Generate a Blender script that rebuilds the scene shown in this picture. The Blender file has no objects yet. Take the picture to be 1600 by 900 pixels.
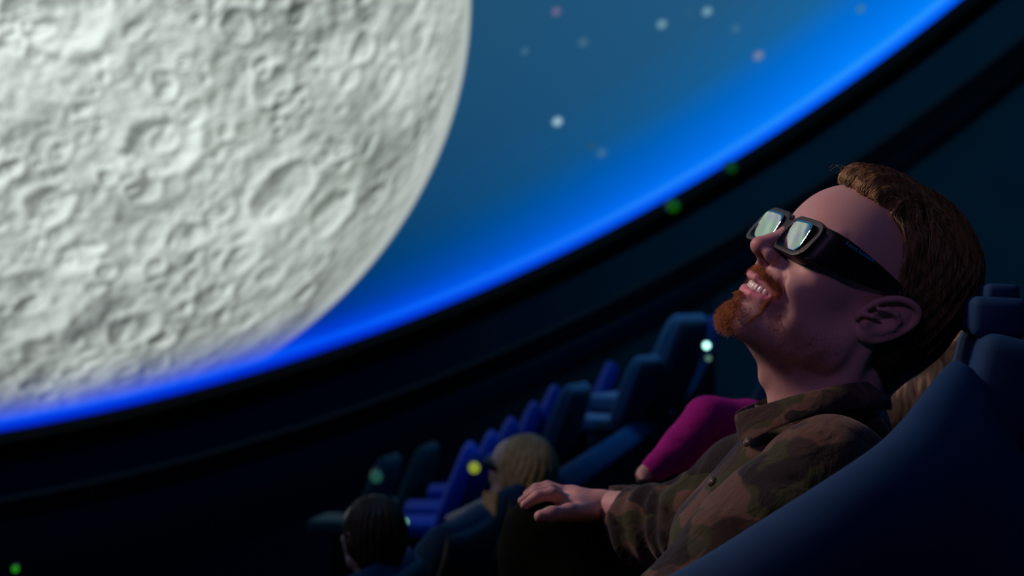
import bpy, bmesh, math, random
import numpy as np
import openvdb
from mathutils import Vector, Matrix

# ---------------------------------------------------------------- camera
C = bpy.context.scene.collection
SC = bpy.context.scene
FPX = 2400.0
cam_d = bpy.data.cameras.new('camera'); cam = bpy.data.objects.new('camera', cam_d); C.objects.link(cam)
cam_d.sensor_width = 36.0; cam_d.lens = 36.0 * FPX / 1600.0
cam.location = (0, 0, 0); cam.rotation_euler = (math.pi / 2, 0, 0)
cam_d.clip_start = 0.05; cam_d.clip_end = 100
cam_d.dof.use_dof = True; cam_d.dof.focus_distance = 1.60; cam_d.dof.aperture_fstop = 5.4
SC.camera = cam
# ---------------------------------------------------------------- world, exposure
w = bpy.data.worlds.new('world'); SC.world = w; w.use_nodes = True
w.node_tree.nodes['Background'].inputs[0].default_value = (0.001, 0.0015, 0.003, 1)
w.node_tree.nodes['Background'].inputs[1].default_value = 1.0
SC.view_settings.view_transform = 'Standard'; SC.view_settings.look = 'None'
SC.view_settings.exposure = 0.0; SC.view_settings.gamma = 1.0; SC.view_settings.use_curve_mapping = False
SC.cycles.max_bounces = 5; SC.cycles.use_denoising = True
SC.cycles.caustics_reflective = False; SC.cycles.caustics_refractive = False
# ---------------------------------------------------------------- added unseen spots that brighten people, seats and wall (coloured)
def spot(name, loc, target, energy, color, size=0.25, angle=40, blend=0.6):
    d = bpy.data.lights.new(name, 'SPOT'); d.energy = energy; d.color = color
    d.shadow_soft_size = size; d.spot_size = math.radians(angle); d.spot_blend = blend
    o = bpy.data.objects.new(name, d); C.objects.link(o); o.location = loc
    o.rotation_euler = (Vector(target) - Vector(loc)).to_track_quat('-Z', 'Y').to_euler()
    return o
HEADP = (0.36, 1.67, -0.01)
KEY = spot('key_spot', (-4.05, 2.75, 3.1), HEADP, 640, (1.0, 0.60, 0.52), 0.55, 22)
FILL = spot('fill_spot', (-1.6, -2.2, 2.4), (0.29, 1.60, -0.02), 105.0, (0.72, 0.36, 1.0), 0.3, 7.6, 1.0)
BLUE = spot('seat_spot', (-5.6, 4.2, 3.4), (0.9, 3.0, -0.5), 75, (0.05, 0.42, 1.0), 0.6, 60)
BLUE2 = spot('far_block_spot', (-2.2, 1.0, 3.8), (0.55, 8.0, -0.9), 230, (0.0, 0.24, 1.0), 0.3, 17)
BARL = spot('barrier_fill_spot', (0.5, 6.6, 2.4), (0.62, 6.4, -.5), 130, (0.06, 0.46, 1.0), 0.4, 50)  # added from overhead to brighten the top of the barrier
HAIRL = spot('hair_fill_spot', (1.6, 0.6, 0.9), (0.60, 2.30, -0.15), 7.0, (1.0, 0.72, 0.36), 0.05, 9)  # added warm spot, brightens the fair hair behind the man
WASH = spot('wall_fill_spot', (-1.0, 3.0, 4.6), (5.5, 8.5, 2.2), 450, (0.10, 0.50, 0.75), 0.6, 95)  # added teal fill that lifts the dark wall under the rim
ROWL = spot('row_spot', (-3.2, 2.2, 2.6), (-.12, 3.9, -.56), 110, (1.0, 0.70, 0.40), 0.3, 17)

def P(px, py, d):
    return np.array([(px - 800.0) / FPX * d, d, (450.0 - py) / FPX * d])

# ---------------------------------------------------------------- helpers
def tag(o, label=None, cat=None, group=None, kind=None):
    if label: o['label'] = label
    if cat: o['category'] = cat
    if group: o['group'] = group
    if kind: o['kind'] = kind
    return o
def empty(name, loc, label=None, cat=None, group=None, parent=None):
    o = bpy.data.objects.new(name, None); C.objects.link(o); o.location = loc; o.empty_display_size = 0.05
    if parent: o.parent = parent
    return tag(o, label, cat, group)
def mesh_obj(name, verts, faces, mat, parent=None, smooth=True, world=True):
    me = bpy.data.meshes.new(name)
    if isinstance(faces, tuple):                     # (quads, tris)
        q, t = faces
        nl = q.size + t.size
        me.vertices.add(len(verts)); me.vertices.foreach_set('co', np.asarray(verts, np.float32).ravel())
        me.loops.add(nl); me.loops.foreach_set('vertex_index', np.concatenate([q.ravel(), t.ravel()]).astype(np.int32))
        me.polygons.add(len(q) + len(t))
        st = np.concatenate([np.arange(len(q)) * 4, q.size + np.arange(len(t)) * 3]).astype(np.int32)
        me.polygons.foreach_set('loop_start', st); me.update(calc_edges=True); me.validate()
    else:
        me.from_pydata([tuple(map(float, v)) for v in verts], [], faces)
    if smooth:
        me.polygons.foreach_set('use_smooth', np.ones(len(me.polygons), bool))
    me.materials.append(mat)
    o = bpy.data.objects.new(name, me); C.objects.link(o)
    if parent:
        o.parent = parent
        if world:                                    # vertices given in world space: move to parent's frame
            bpy.context.view_layer.update() if parent.parent else None
            loc = Vector(parent.location)
            if parent.parent: loc = loc + Vector(parent.parent.location)
            me.transform(Matrix.Translation(-loc))
    return o
def attr(o, name, col):
    me = o.data; a = me.color_attributes.new(name, 'FLOAT_COLOR', 'POINT')
    c = np.ones((len(me.vertices), 4), np.float32); c[:, :col.shape[1]] = col
    a.data.foreach_set('color', c.ravel())
def smooth_shade(o):
    o.data.polygons.foreach_set('use_smooth', np.ones(len(o.data.polygons), bool))

# value noise in numpy
_rng = np.random.RandomState(7); _lat = _rng.rand(64, 64, 64).astype(np.float32)
def vnoise(p):
    i = np.floor(p).astype(int); f = p - i; f = f * f * (3 - 2 * f); r = 0
    for dx in (0, 1):
        for dy in (0, 1):
            for dz in (0, 1):
                wgt = (f[..., 0] if dx else 1 - f[..., 0]) * (f[..., 1] if dy else 1 - f[..., 1]) * (f[..., 2] if dz else 1 - f[..., 2])
                r = r + wgt * _lat[(i[..., 0] + dx) & 63, (i[..., 1] + dy) & 63, (i[..., 2] + dz) & 63]
    return r * 2 - 1
def fbm(p, n=4):
    r = 0; a = 1.0
    for k in range(n): r = r + a * vnoise(p * 2 ** k + 13.7 * k); a *= 0.5
    return r
def sstep(a, b, x):
    t = np.clip((x - a) / (b - a), 0, 1); return t * t * (3 - 2 * t)

# ---------------------------------------------------------------- signed distance sculpting
class Sdf:
    def __init__(s, lo, hi, vox, T=None):
        s.lo = np.array(lo, float); s.vox = vox; n = np.ceil((np.array(hi) - s.lo) / vox).astype(int) + 1
        s.n = n; s.ax = [(s.lo[k] + np.arange(n[k]) * vox).astype(np.float32) for k in range(3)]
        s.d = np.full(n, 1.0, np.float32)
    def box(s, c, r):
        c = np.array(c, float); r = np.array(r, float)
        a = np.clip(np.floor((c - r - s.lo) / s.vox).astype(int), 0, s.n); b = np.clip(np.ceil((c + r - s.lo) / s.vox).astype(int) + 1, 0, s.n)
        sl = tuple(slice(a[k], b[k]) for k in range(3))
        X = [s.ax[0][sl[0]][:, None, None], s.ax[1][sl[1]][None, :, None], s.ax[2][sl[2]][None, None, :]]
        return sl, X
    def put(s, sl, v, k, op):
        a = s.d[sl]
        if a.size == 0: return
        if op == 'add':
            if k > 0:
                h = np.clip(0.5 + 0.5 * (v - a) / k, 0, 1); s.d[sl] = a * h + v * (1 - h) - k * h * (1 - h)
            else: s.d[sl] = np.minimum(a, v)
        else:
            v = -v
            if k > 0:
                h = np.clip(0.5 - 0.5 * (v - a) / k, 0, 1); s.d[sl] = (a * h + v * (1 - h)) + k * h * (1 - h)
            else: s.d[sl] = np.maximum(a, v)
    def ell(s, c, r, k=0.01, R=None, op='add'):
        c = np.array(c, float); r = np.array(r, float)
        ext = (r.max() if R is not None else r) + k * 2.5 + s.vox * 4 + (9.0 if k == 0 else 0)
        sl, X = s.box(c, np.ones(3) * ext)
        q = [X[i] - c[i] for i in range(3)]
        if R is not None:
            R = np.array(R, float)                 # rows: local axes
            q = [q[0] * R[i][0] + q[1] * R[i][1] + q[2] * R[i][2] for i in range(3)]
        k0 = np.sqrt((q[0] / r[0]) ** 2 + (q[1] / r[1]) ** 2 + (q[2] / r[2]) ** 2)
        k1 = np.sqrt((q[0] / r[0] ** 2) ** 2 + (q[1] / r[1] ** 2) ** 2 + (q[2] / r[2] ** 2) ** 2)
        s.put(sl, k0 * (k0 - 1) / np.maximum(k1, 1e-6), k, op)
    def cap(s, a, b, ra, rb, k=0.005, op='add'):
        a = np.array(a, float); b = np.array(b, float)
        c = (a + b) / 2; ext = np.abs(b - a) / 2 + max(ra, rb) + 2 * k + s.vox * 4
        sl, X = s.box(c, ext); ab = b - a; L2 = max(ab @ ab, 1e-9)
        t = np.clip(((X[0] - a[0]) * ab[0] + (X[1] - a[1]) * ab[1] + (X[2] - a[2]) * ab[2]) / L2, 0, 1)
        dd = np.sqrt((X[0] - a[0] - t * ab[0]) ** 2 + (X[1] - a[1] - t * ab[1]) ** 2 + (X[2] - a[2] - t * ab[2]) ** 2)
        s.put(sl, dd - (ra + (rb - ra) * t), k, op)
    def chain(s, pts, rs, k=0.005, op='add', kj=None):
        for i in range(len(pts) - 1):
            s.cap(pts[i], pts[i + 1], rs[i], rs[i + 1], k, op)
    def grid(s):
        return np.stack(np.meshgrid(*s.ax, indexing='ij'), -1)
    def mesh(s):
        b = 3 * s.vox; arr = np.clip(s.d, -b, b)
        arr[0] = b; arr[-1] = b; arr[:, 0] = b; arr[:, -1] = b; arr[:, :, 0] = b; arr[:, :, -1] = b
        g = openvdb.FloatGrid(b); g.copyFromArray(arr)
        p, t, q = g.convertToPolygons(0.0, 0.0)
        p = p * s.vox + s.lo
        return p, np.asarray(q)[:, ::-1], np.asarray(t)[:, ::-1]
def merge(parts):
    V = []; Q = []; T = []; n = 0
    for p, q, t in parts:
        V.append(p); Q.append(q + n); T.append(np.asarray(t).reshape(-1, 3) + n); n += len(p)
    return np.concatenate(V), np.concatenate(Q), np.concatenate(T)

# tubes / strands -> one mesh
def tubes(lines, rads, seg=3):
    V = []; F = []; n = 0
    for L, r in zip(lines, rads):
        L = np.asarray(L, float); m = len(L)
        T = np.gradient(L, axis=0); T /= np.linalg.norm(T, axis=1)[:, None] + 1e-9
        up = np.array([0.3, 0.5, 0.81]); A = np.cross(T, up); A /= np.linalg.norm(A, axis=1)[:, None] + 1e-9; B_ = np.cross(T, A)
        rr = r if np.ndim(r) else np.full(m, r) * np.linspace(1, .35, m)
        ang = np.arange(seg) * 2 * np.pi / seg
        ring = L[:, None] + rr[:, None, None] * (np.cos(ang)[None, :, None] * A[:, None] + np.sin(ang)[None, :, None] * B_[:, None])
        V.append(ring.reshape(-1, 3)); i = np.arange(m - 1)[:, None] * seg; j = np.arange(seg)[None]; j2 = (j + 1) % seg
        F.append(np.stack([i + j, i + j2, i + seg + j2, i + seg + j], -1).reshape(-1, 4) + n); n += m * seg
    return np.concatenate(V), np.concatenate(F), np.zeros((0, 3), int)
def spline(pts, n):
    pts = np.asarray(pts, float); m = len(pts); t = np.linspace(0, m - 1, n); out = []
    for u in t:
        i = min(int(u), m - 2); f = u - i
        p0 = pts[max(i - 1, 0)]; p1 = pts[i]; p2 = pts[i + 1]; p3 = pts[min(i + 2, m - 1)]
        out.append(0.5 * ((2 * p1) + (-p0 + p2) * f + (2 * p0 - 5 * p1 + 4 * p2 - p3) * f * f + (-p0 + 3 * p1 - 3 * p2 + p3) * f ** 3))
    return np.array(out)
def loft(rows, closed=True, caps=True):
    rows = [np.asarray(r, float) for r in rows]; m = len(rows[0]); V = np.concatenate(rows); F = []
    for i in range(len(rows) - 1):
        for j in range(m if closed else m - 1):
            j2 = (j + 1) % m; F.append((i * m + j, i * m + j2, (i + 1) * m + j2, (i + 1) * m + j))
    if caps and closed:
        F.append(tuple(range(m))[::-1]); F.append(tuple((len(rows) - 1) * m + j for j in range(m)))
    return V, F
def bevel_box(lo, hi, bev=0.02, seg=3, M=None):
    bm = bmesh.new(); bmesh.ops.create_cube(bm, size=1.0)
    lo = np.array(lo, float); hi = np.array(hi, float)
    for v in bm.verts: v.co = Vector(((lo[k] + hi[k]) / 2 + v.co[k] * (hi[k] - lo[k])) for k in range(3))
    bmesh.ops.bevel(bm, geom=bm.edges[:], offset=bev, segments=seg, profile=0.5, affect='EDGES')
    if M is not None: bmesh.ops.transform(bm, matrix=M, verts=bm.verts)
    return bm
def bm_obj(name, bm, mat, parent=None, smooth=True):
    me = bpy.data.meshes.new(name); bm.to_mesh(me); bm.free(); me.materials.append(mat)
    if smooth: me.polygons.foreach_set('use_smooth', np.ones(len(me.polygons), bool))
    o = bpy.data.objects.new(name, me); C.objects.link(o)
    if parent: o.parent = parent
    return o

# ---------------------------------------------------------------- materials
def new_mat(name):
    m = bpy.data.materials.new(name); m.use_nodes = True
    return m, m.node_tree.nodes, m.node_tree.links, m.node_tree.nodes['Principled BSDF']
def lin(r, g, b): return tuple(((c / 255.0) / 12.92 if c <= 10 else ((c / 255.0 + 0.055) / 1.055) ** 2.4) for c in (r, g, b)) + (1.0,)
def fabric(name, c1, c2, scale=40, rough=0.85, bump=0.15, fine=900, sheen=0.2):
    m, N, L, b = new_mat(name)
    tc = N.new('ShaderNodeTexCoord'); n1 = N.new('ShaderNodeTexNoise'); n1.inputs['Scale'].default_value = scale; n1.inputs['Detail'].default_value = 6
    mx = N.new('ShaderNodeMix'); mx.data_type = 'RGBA'; mx.inputs[6].default_value = c1; mx.inputs[7].default_value = c2
    L.new(tc.outputs['Object'], n1.inputs['Vector']); L.new(n1.outputs[0], mx.inputs[0]); L.new(mx.outputs[2], b.inputs['Base Color'])
    n2 = N.new('ShaderNodeTexNoise'); n2.inputs['Scale'].default_value = fine; L.new(tc.outputs['Object'], n2.inputs['Vector'])
    bp = N.new('ShaderNodeBump'); bp.inputs['Strength'].default_value = bump; bp.inputs['Distance'].default_value = 0.002
    L.new(n2.outputs[0], bp.inputs['Height']); L.new(bp.outputs[0], b.inputs['Normal'])
    b.inputs['Roughness'].default_value = rough
    b.inputs['Sheen Weight'].default_value = sheen; b.inputs['Sheen Tint'].default_value = c2
    b.inputs['Specular IOR Level'].default_value = 0.25
    return m
def plain(name, c, rough=0.5, spec=0.4, metal=0.0):
    m, N, L, b = new_mat(name); b.inputs['Roughness'].default_value = rough
    b.inputs['Specular IOR Level'].default_value = spec; b.inputs['Metallic'].default_value = metal
    tc = N.new('ShaderNodeTexCoord'); n1 = N.new('ShaderNodeTexNoise'); n1.inputs['Scale'].default_value = 25; n1.inputs['Detail'].default_value = 4
    mx = N.new('ShaderNodeMix'); mx.data_type = 'RGBA'; mx.inputs[6].default_value = tuple(v * 0.85 for v in c[:3]) + (1,); mx.inputs[7].default_value = tuple(min(1, v * 1.1) for v in c[:3]) + (1,)
    L.new(tc.outputs['Object'], n1.inputs['Vector']); L.new(n1.outputs[0], mx.inputs[0]); L.new(mx.outputs[2], b.inputs['Base Color'])
    return m
def vcol_mat(name, rough=0.5, spec=0.35, bump=0.1, bscale=700, sss=0.0):
    m, N, L, b = new_mat(name); a = N.new('ShaderNodeVertexColor'); a.layer_name = 'tint'
    L.new(a.outputs[0], b.inputs['Base Color']); b.inputs['Roughness'].default_value = rough; b.inputs['Specular IOR Level'].default_value = spec
    tc = N.new('ShaderNodeTexCoord'); n2 = N.new('ShaderNodeTexNoise'); n2.inputs['Scale'].default_value = bscale; n2.inputs['Detail'].default_value = 3
    L.new(tc.outputs['Object'], n2.inputs['Vector'])
    bp = N.new('ShaderNodeBump'); bp.inputs['Strength'].default_value = bump; bp.inputs['Distance'].default_value = 0.001
    L.new(n2.outputs[0], bp.inputs['Height']); L.new(bp.outputs[0], b.inputs['Normal'])
    if sss > 0: b.inputs['Subsurface Weight'].default_value = sss; b.inputs['Subsurface Radius'].default_value = (0.01, 0.004, 0.002); b.inputs['Subsurface Scale'].default_value = 0.5
    return m
def emit(name, c, s):
    m, N, L, b = new_mat(name); b.inputs['Base Color'].default_value = (0, 0, 0, 1)
    b.inputs['Emission Color'].default_value = c; b.inputs['Emission Strength'].default_value = s
    return m
M_seat = fabric('seat_fabric', lin(6, 48, 84), lin(12, 68, 108), 18, 0.8)
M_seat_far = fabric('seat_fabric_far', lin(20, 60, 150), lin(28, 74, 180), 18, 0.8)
M_shell = plain('seat_shell', lin(10, 14, 20), 0.55)
M_black = plain('black_plastic', lin(16, 19, 20), 0.45, 0.5)
M_dark = plain('dark_paint', lin(20, 34, 48), 0.9, 0.1)
M_floor = fabric('carpet', lin(8, 11, 16), lin(14, 18, 24), 60, 0.95, 0.3, 400)
M_skin = vcol_mat('skin', 0.48, 0.35, 0.12, 900, 0.15)
# ================================================================ THE SETTING: dome screen
R_D = 9.0
DC = np.array([-2.2529, 4.2682, 5.0089])
DN = np.array([-0.32653, 0.60388, 0.72713]); DN /= np.linalg.norm(DN)
MA = np.array([-0.24092, 0.92520, -0.29318]); MA /= np.linalg.norm(MA)      # direction of the projected moon's centre
TM = math.radians(26.20)
E1 = np.cross(MA, [0, 0, 1.0]); E1 /= np.linalg.norm(E1); E2 = np.cross(E1, MA)   # E1 right, E2 up
def dome_dir(px, py):                            # where a line of sight meets the dome (used once, to place the projected craters)
    d = P(px, py, 1.0); d /= np.linalg.norm(d); b = -(d @ DC); s = -b + math.sqrt(b * b - (DC @ DC - R_D ** 2))
    return (d * s - DC) / R_D
th = np.concatenate([np.linspace(0.002, TM * 0.992, 300), TM * np.linspace(0.994, 1.02, 10), np.radians(np.linspace(27.3, 150, 115))])
ph = np.concatenate([np.linspace(-110, 25, 620), np.linspace(25, 250, 200)[1:-1]]); ph = np.radians(ph)
TH, PH = np.meshgrid(th, ph, indexing='ij')
DIR = np.cos(TH)[..., None] * MA + np.sin(TH)[..., None] * (np.cos(PH)[..., None] * E1 + np.sin(PH)[..., None] * E2)
# the moon picture: relief evaluated on a unit sphere
rho = np.clip(np.sin(TH) / math.sin(TM), 0, 1); rho[TH > TM] = 1
mz = np.sqrt(np.maximum(1 - rho ** 2, 0)); S = np.stack([rho * np.cos(PH), rho * np.sin(PH), mz], -1)
def on_moon(px, py):
    q = dome_dir(px, py); a = q @ E1; b = q @ E2; r = math.hypot(a, b) / math.sin(TM); r = min(r, 0.995)
    t = math.atan2(b, a); return np.array([r * math.cos(t), r * math.sin(t), math.sqrt(1 - r * r)])
traced = [(95, 15, 85, .9), (425, 128, 40, 1), (563, 72, 30, .9), (445, 300, 62, 1.), (525, 330, 52, .8), (372, 40, 30, .7), (600, 130, 42, .5),
          (255, 225, 62, .8), (72, 325, 42, 1.), (210, 512, 42, .9), (45, 480, 80, .45), (162, 118, 13, 1), (285, 100, 11, 1), (318, 98, 11, 1),
          (222, 270, 14, 1), (60, 95, 16, .8), (240, 412, 20, 1), (305, 395, 12, .9), (500, 410, 22, .9), (535, 232, 20, .9), (480, 455, 30, .8),
          (590, 305, 40, .6), (385, 400, 40, .7), (335, 460, 34, .7), (150, 385, 16, .9), (160, 425, 20, .9), (100, 240, 20, .6), (20, 262, 22, 1),
          (160, 185, 12, .8), (330, 245, 14, .8), (300, 170, 30, .5), (420, 430, 26, .8), (285, 455, 22, .7), (430, 190, 12, .9), (470, 165, 14, .8),
          (145, 560, 20, .8), (235, 575, 24, .7), (55, 600, 26, .7), (340, 330, 26, .7), (660, 200, 26, .6), (655, 60, 36, .5), (390, 500, 20, .8), (350, 250, 40, .4)]
rs = np.random.RandomState(11); cr = []
for (x, y, r, dpt) in traced: cr.append((on_moon(x, y), r / 775.0, dpt))
for _ in range(650):
    a = rs.uniform(-110, 25); r = math.sqrt(rs.rand()); a = math.radians(a); s_ = min(r, .985)
    cr.append((np.array([s_ * math.cos(a), s_ * math.sin(a), math.sqrt(1 - s_ * s_)]), 0.0055 + 0.012 * rs.rand() ** 1.5 + 0.030 * rs.rand() ** 7, rs.uniform(.35, .95)))
H = np.zeros(S.shape[:2]); ALB = np.zeros_like(H)
nm = len(th) - 115
Sm = S[:nm]
warp = np.stack([fbm(Sm * 9 + k * 7.1, 4) for k in range(3)], -1) * 0.017
Sw = Sm + warp
Hm = np.zeros(Sm.shape[:2]); Am = np.zeros_like(Hm)
for c, r, dpt in cr:
    # bounding window in rings
    rc = math.hypot(c[0], c[1]); lo = np.searchsorted(np.sin(th[:nm]) / math.sin(TM), rc - 2.2 * r - .02); hi = np.searchsorted(np.sin(th[:nm]) / math.sin(TM), rc + 2.2 * r + .02)
    if hi <= lo: continue
    d = np.linalg.norm(Sw[lo:hi] - c, axis=-1) / r
    bowl = np.where(d < 1, (d ** 2 - 1) * (1 if r < .03 else np.clip(.75 + .5 * (d - .6) * 0, 0, 1)), 0)
    if r > .03: bowl = np.maximum(bowl, -0.62)
    rim = np.exp(-((d - 1.02) / 0.20) ** 2) * 0.16
    Hm[lo:hi] += dpt * r * (bowl * 0.62 + rim) * (1.0 if r < .04 else .7)
    Am[lo:hi] += dpt * (np.exp(-(d / .9) ** 4) * (.05 if r < .025 else .035) + .03 * np.exp(-((d - 1.1) / .25) ** 2))
Hm += 0.016 * fbm(Sm * 7, 4) + 0.0040 * fbm(Sm * 36 + 3, 3)
# slope towards the light that falls on the moon in the show (from the upper left)
Lm = np.array([-0.72, 0.62, 0.30]); Lm /= np.linalg.norm(Lm)
dth = np.gradient(Hm, axis=0) / np.gradient(np.sin(th[:nm]) / math.sin(TM))[:, None] * np.maximum(mz[:nm], .25)
dph = np.gradient(Hm, axis=1) / (np.gradient(ph)[None] * np.maximum(rho[:nm], .02))
er = np.stack([np.cos(PH[:nm]), np.sin(PH[:nm])], -1); ep = np.stack([-np.sin(PH[:nm]), np.cos(PH[:nm])], -1)
gx = dth * er[..., 0] + dph * ep[..., 0]; gy = dth * er[..., 1] + dph * ep[..., 1]
sl = -(gx * -0.76 + gy * 0.65)
val = 0.43 + 0.36 * np.tanh(sl * 1.7) + Am + 0.14 * fbm(Sm * 5 + 9, 4) + 0.025 * fbm(Sm * 60, 2)
val *= 1.0 - 0.10 * sstep(.55, 1.0, rho[:nm])
# brighter rays at the left and top
val += 0.10 * sstep(.75, .1, rho[:nm])
k_ = sstep(.975, .995, rho[:nm]); val = val * (1 - k_) + .50 * k_
val = np.clip(val, .08, 1.0)
tint = np.stack([0.90 + 0 * val, 1.0 + 0 * val, 0.95 + 0 * val], -1)
mcol = val[..., None] * tint
mcol[..., 1] += 0.02 * np.clip(fbm(Sm * 4 + 21, 2), 0, 1); 
col = np.zeros(DIR.shape[:2] + (4,), np.float32); col[:nm, :, :3] = mcol; col[nm:, :, :3] = mcol[-1:, :, :]
col[..., 3] = 1 - sstep(TM * 0.9965, TM * 1.003, TH)
V = DC + R_D * DIR
nt, npn = TH.shape
top = DC + R_D * MA
idx = np.arange(nt * npn).reshape(nt, npn); nx = np.roll(idx, -1, axis=1)
quads = np.stack([idx[:-1], idx[1:], nx[1:], nx[:-1]], -1).reshape(-1, 4)
vv = V.reshape(-1, 3); hgt = ((vv - DC) @ DN)
# cut along the rim plane: snap the vertices next to it onto the rim circle, drop the faces below
below = hgt < 0
keep = ~below[quads].all(axis=1); quads = quads[keep]
used = np.unique(quads); snap = used[below[used]]
rel = vv[snap] - DC; rel = rel - (rel @ DN)[:, None] * DN; rel = rel / np.linalg.norm(rel, axis=1)[:, None] * R_D
vv[snap] = DC + rel
remap = -np.ones(len(vv), int); remap[used] = np.arange(len(used))
# fill the tiny hole at the moon centre
hole = np.stack([np.zeros(0)], 0)
vv2 = np.vstack([vv[used], top[None]]); c2 = np.vstack([col.reshape(-1, 4)[used], col[0, 0][None]])
r0 = remap[idx[0]]; tri = np.stack([np.full(len(r0), len(used)), r0, np.roll(r0, -1)], -1)

mD, N, L, bs = new_mat('projected_sky')
N.remove(bs); em = N.new('ShaderNodeEmission'); out = N['Material Output']; L.new(em.outputs[0], out.inputs[0])
geo = N.new('ShaderNodeNewGeometry'); sub = N.new('ShaderNodeVectorMath'); sub.operation = 'SUBTRACT'; sub.inputs[1].default_value = tuple(DC)
L.new(geo.outputs['Position'], sub.inputs[0])
def dot(v):
    n = N.new('ShaderNodeVectorMath'); n.operation = 'DOT_PRODUCT'; n.inputs[1].default_value = tuple(v); L.new(sub.outputs[0], n.inputs[0]); return n.outputs['Value']
def maprange(sock, a, b, c=0.0, d=1.0):
    n = N.new('ShaderNodeMapRange'); n.inputs[1].default_value = a; n.inputs[2].default_value = b; n.inputs[3].default_value = c; n.inputs[4].default_value = d
    L.new(sock, n.inputs[0]); return n.outputs[0]
def ramp(sock, stops):
    n = N.new('ShaderNodeValToRGB'); e = n.color_ramp.elements
    while len(e) < len(stops): e.new(0.5)
    for i, (p_, c_) in enumerate(stops): e[i].position = p_; e[i].color = c_
    L.new(sock, n.inputs[0]); return n.outputs[0]
hs = maprange(dot(DN), 0.0, 4.0)                       # metres above the rim, /4
RA = np.cross(DN, [0, 0, 1.0]); 
az = np.array([1.0, 0, 0]) - DN[0] * DN; az /= np.linalg.norm(az)
side = maprange(dot(az), 1.0, 5.0)
left = ramp(hs, [(0.0, lin(0, 30, 150)), (0.015, lin(0, 45, 215)), (0.030, lin(0, 88, 252)), (0.045, lin(0, 60, 215)), (0.08, lin(0, 50, 150)), (0.14, lin(0, 50, 100)), (0.25, lin(8, 58, 98)), (0.55, lin(26, 70, 102)), (1.0, lin(30, 74, 104))])
right = ramp(hs, [(0.0, lin(0, 70, 220)), (0.015, lin(0, 100, 250)), (0.030, lin(40, 150, 255)), (0.040, lin(0, 128, 250)), (0.08, lin(0, 116, 235)), (0.13, lin(0, 108, 210)), (0.20, lin(24, 98, 155)), (0.32, lin(34, 90, 132)), (1.0, lin(34, 84, 118))])
mx = N.new('ShaderNodeMix'); mx.data_type = 'RGBA'; L.new(side, mx.inputs[0]); L.new(left, mx.inputs[6]); L.new(right, mx.inputs[7])
va = N.new('ShaderNodeVertexColor'); va.layer_name = 'moon'
# the picture fades into the blue band close to the rim
fade = maprange(dot(DN), 0.10, 0.48, 0.0, 1.0)
fn = N.new('ShaderNodeTexNoise'); fn.inputs['Scale'].default_value = 1.6; L.new(geo.outputs['Position'], fn.inputs['Vector'])
am = N.new('ShaderNodeMath'); am.operation = 'MULTIPLY'; L.new(va.outputs['Alpha'], am.inputs[0]); L.new(fade, am.inputs[1])
mx2 = N.new('ShaderNodeMix'); mx2.data_type = 'RGBA'; L.new(am.outputs[0], mx2.inputs[0]); L.new(mx.outputs[2], mx2.inputs[6]); L.new(va.outputs['Color'], mx2.inputs[7])
cur = mx2.outputs[2]
for (sx, sy, rad, cc, st) in [(871, 190, .030, (150, 190, 205), 1.0), (1105, 18, .030, (110, 160, 180), .9), (1034, 38, .030, (110, 155, 170), .9), (1185, 87, .030, (120, 140, 175), .8),
                              (869, 18, .030, (110, 110, 150), .8), (940, 239, .030, (60, 120, 165), .8), (911, 66, .030, (70, 115, 145), .8), (1078, 20, .027, (50, 105, 145), .7), (1150, 45, .027, (60, 118, 160), .8),
                              (820, 80, .027, (56, 100, 135), 1.0), (1345, 14, .027, (60, 140, 200), .7), (925, 228, .027, (45, 105, 150), .6)]:
    q = dome_dir(sx, sy) * R_D
    dn = N.new('ShaderNodeVectorMath'); dn.operation = 'DISTANCE'; dn.inputs[1].default_value = tuple(q); L.new(sub.outputs[0], dn.inputs[0])
    k = maprange(dn.outputs['Value'], rad * .8, rad * 1.7, 1.0, 0.0)
    mk = N.new('ShaderNodeMix'); mk.data_type = 'RGBA'; L.new(k, mk.inputs[0]); L.new(cur, mk.inputs[6]); mk.inputs[7].default_value = tuple(v * st for v in lin(*cc)[:3]) + (1,); cur = mk.outputs[2]
L.new(cur, em.inputs[0]); em.inputs[1].default_value = 1.0
dome = mesh_obj('dome_screen', vv2, (remap[quads], tri), mD)
attr(dome, 'moon', c2)
tag(dome, 'huge curved dome screen showing a cratered grey moon against a blue starry sky', 'screen')

# rim trim and surrounding wall
def circ(rad, off, n=220):
    u = np.cross(DN, [0, 1.0, 0]); u /= np.linalg.norm(u); v = np.cross(DN, u); a = np.arange(n) * 2 * np.pi / n
    return DC + off * DN + rad * (np.cos(a)[:, None] * u + np.sin(a)[:, None] * v)
Vt, Ft = loft([circ(8.985, 0.0), circ(8.98, -0.10), circ(9.10, -0.12), circ(9.10, 0.0), circ(8.985, 0.0)], True, False)
rimo = mesh_obj('trim_1', Vt, Ft, plain('rim_trim', lin(16, 16, 16), 0.7, 0.2), smooth=False); tag(rimo, kind='structure')
c0 = circ(9.09, -0.06); rows = []
for k in range(7):
    c = c0.copy(); ctr = DC - 0.1 * DN
    out_ = c - ctr; out_[:, 2] = 0; out_ /= np.maximum(np.linalg.norm(out_, axis=1)[:, None], 1e-6)
    c = c + out_ * (0.25 * k * 0.6) ; c[:, 2] -= k * (c0[:, 2] + 4.2) / 6.0
    rows.append(c)
Vw, Fw = loft(rows, True, False)
wallo = mesh_obj('wall_round', Vw, Fw, fabric('wall_cloth', lin(44, 78, 96), lin(56, 92, 110), 3, 0.95, 0.05, 60, 0.0)); tag(wallo, kind='structure')
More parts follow.
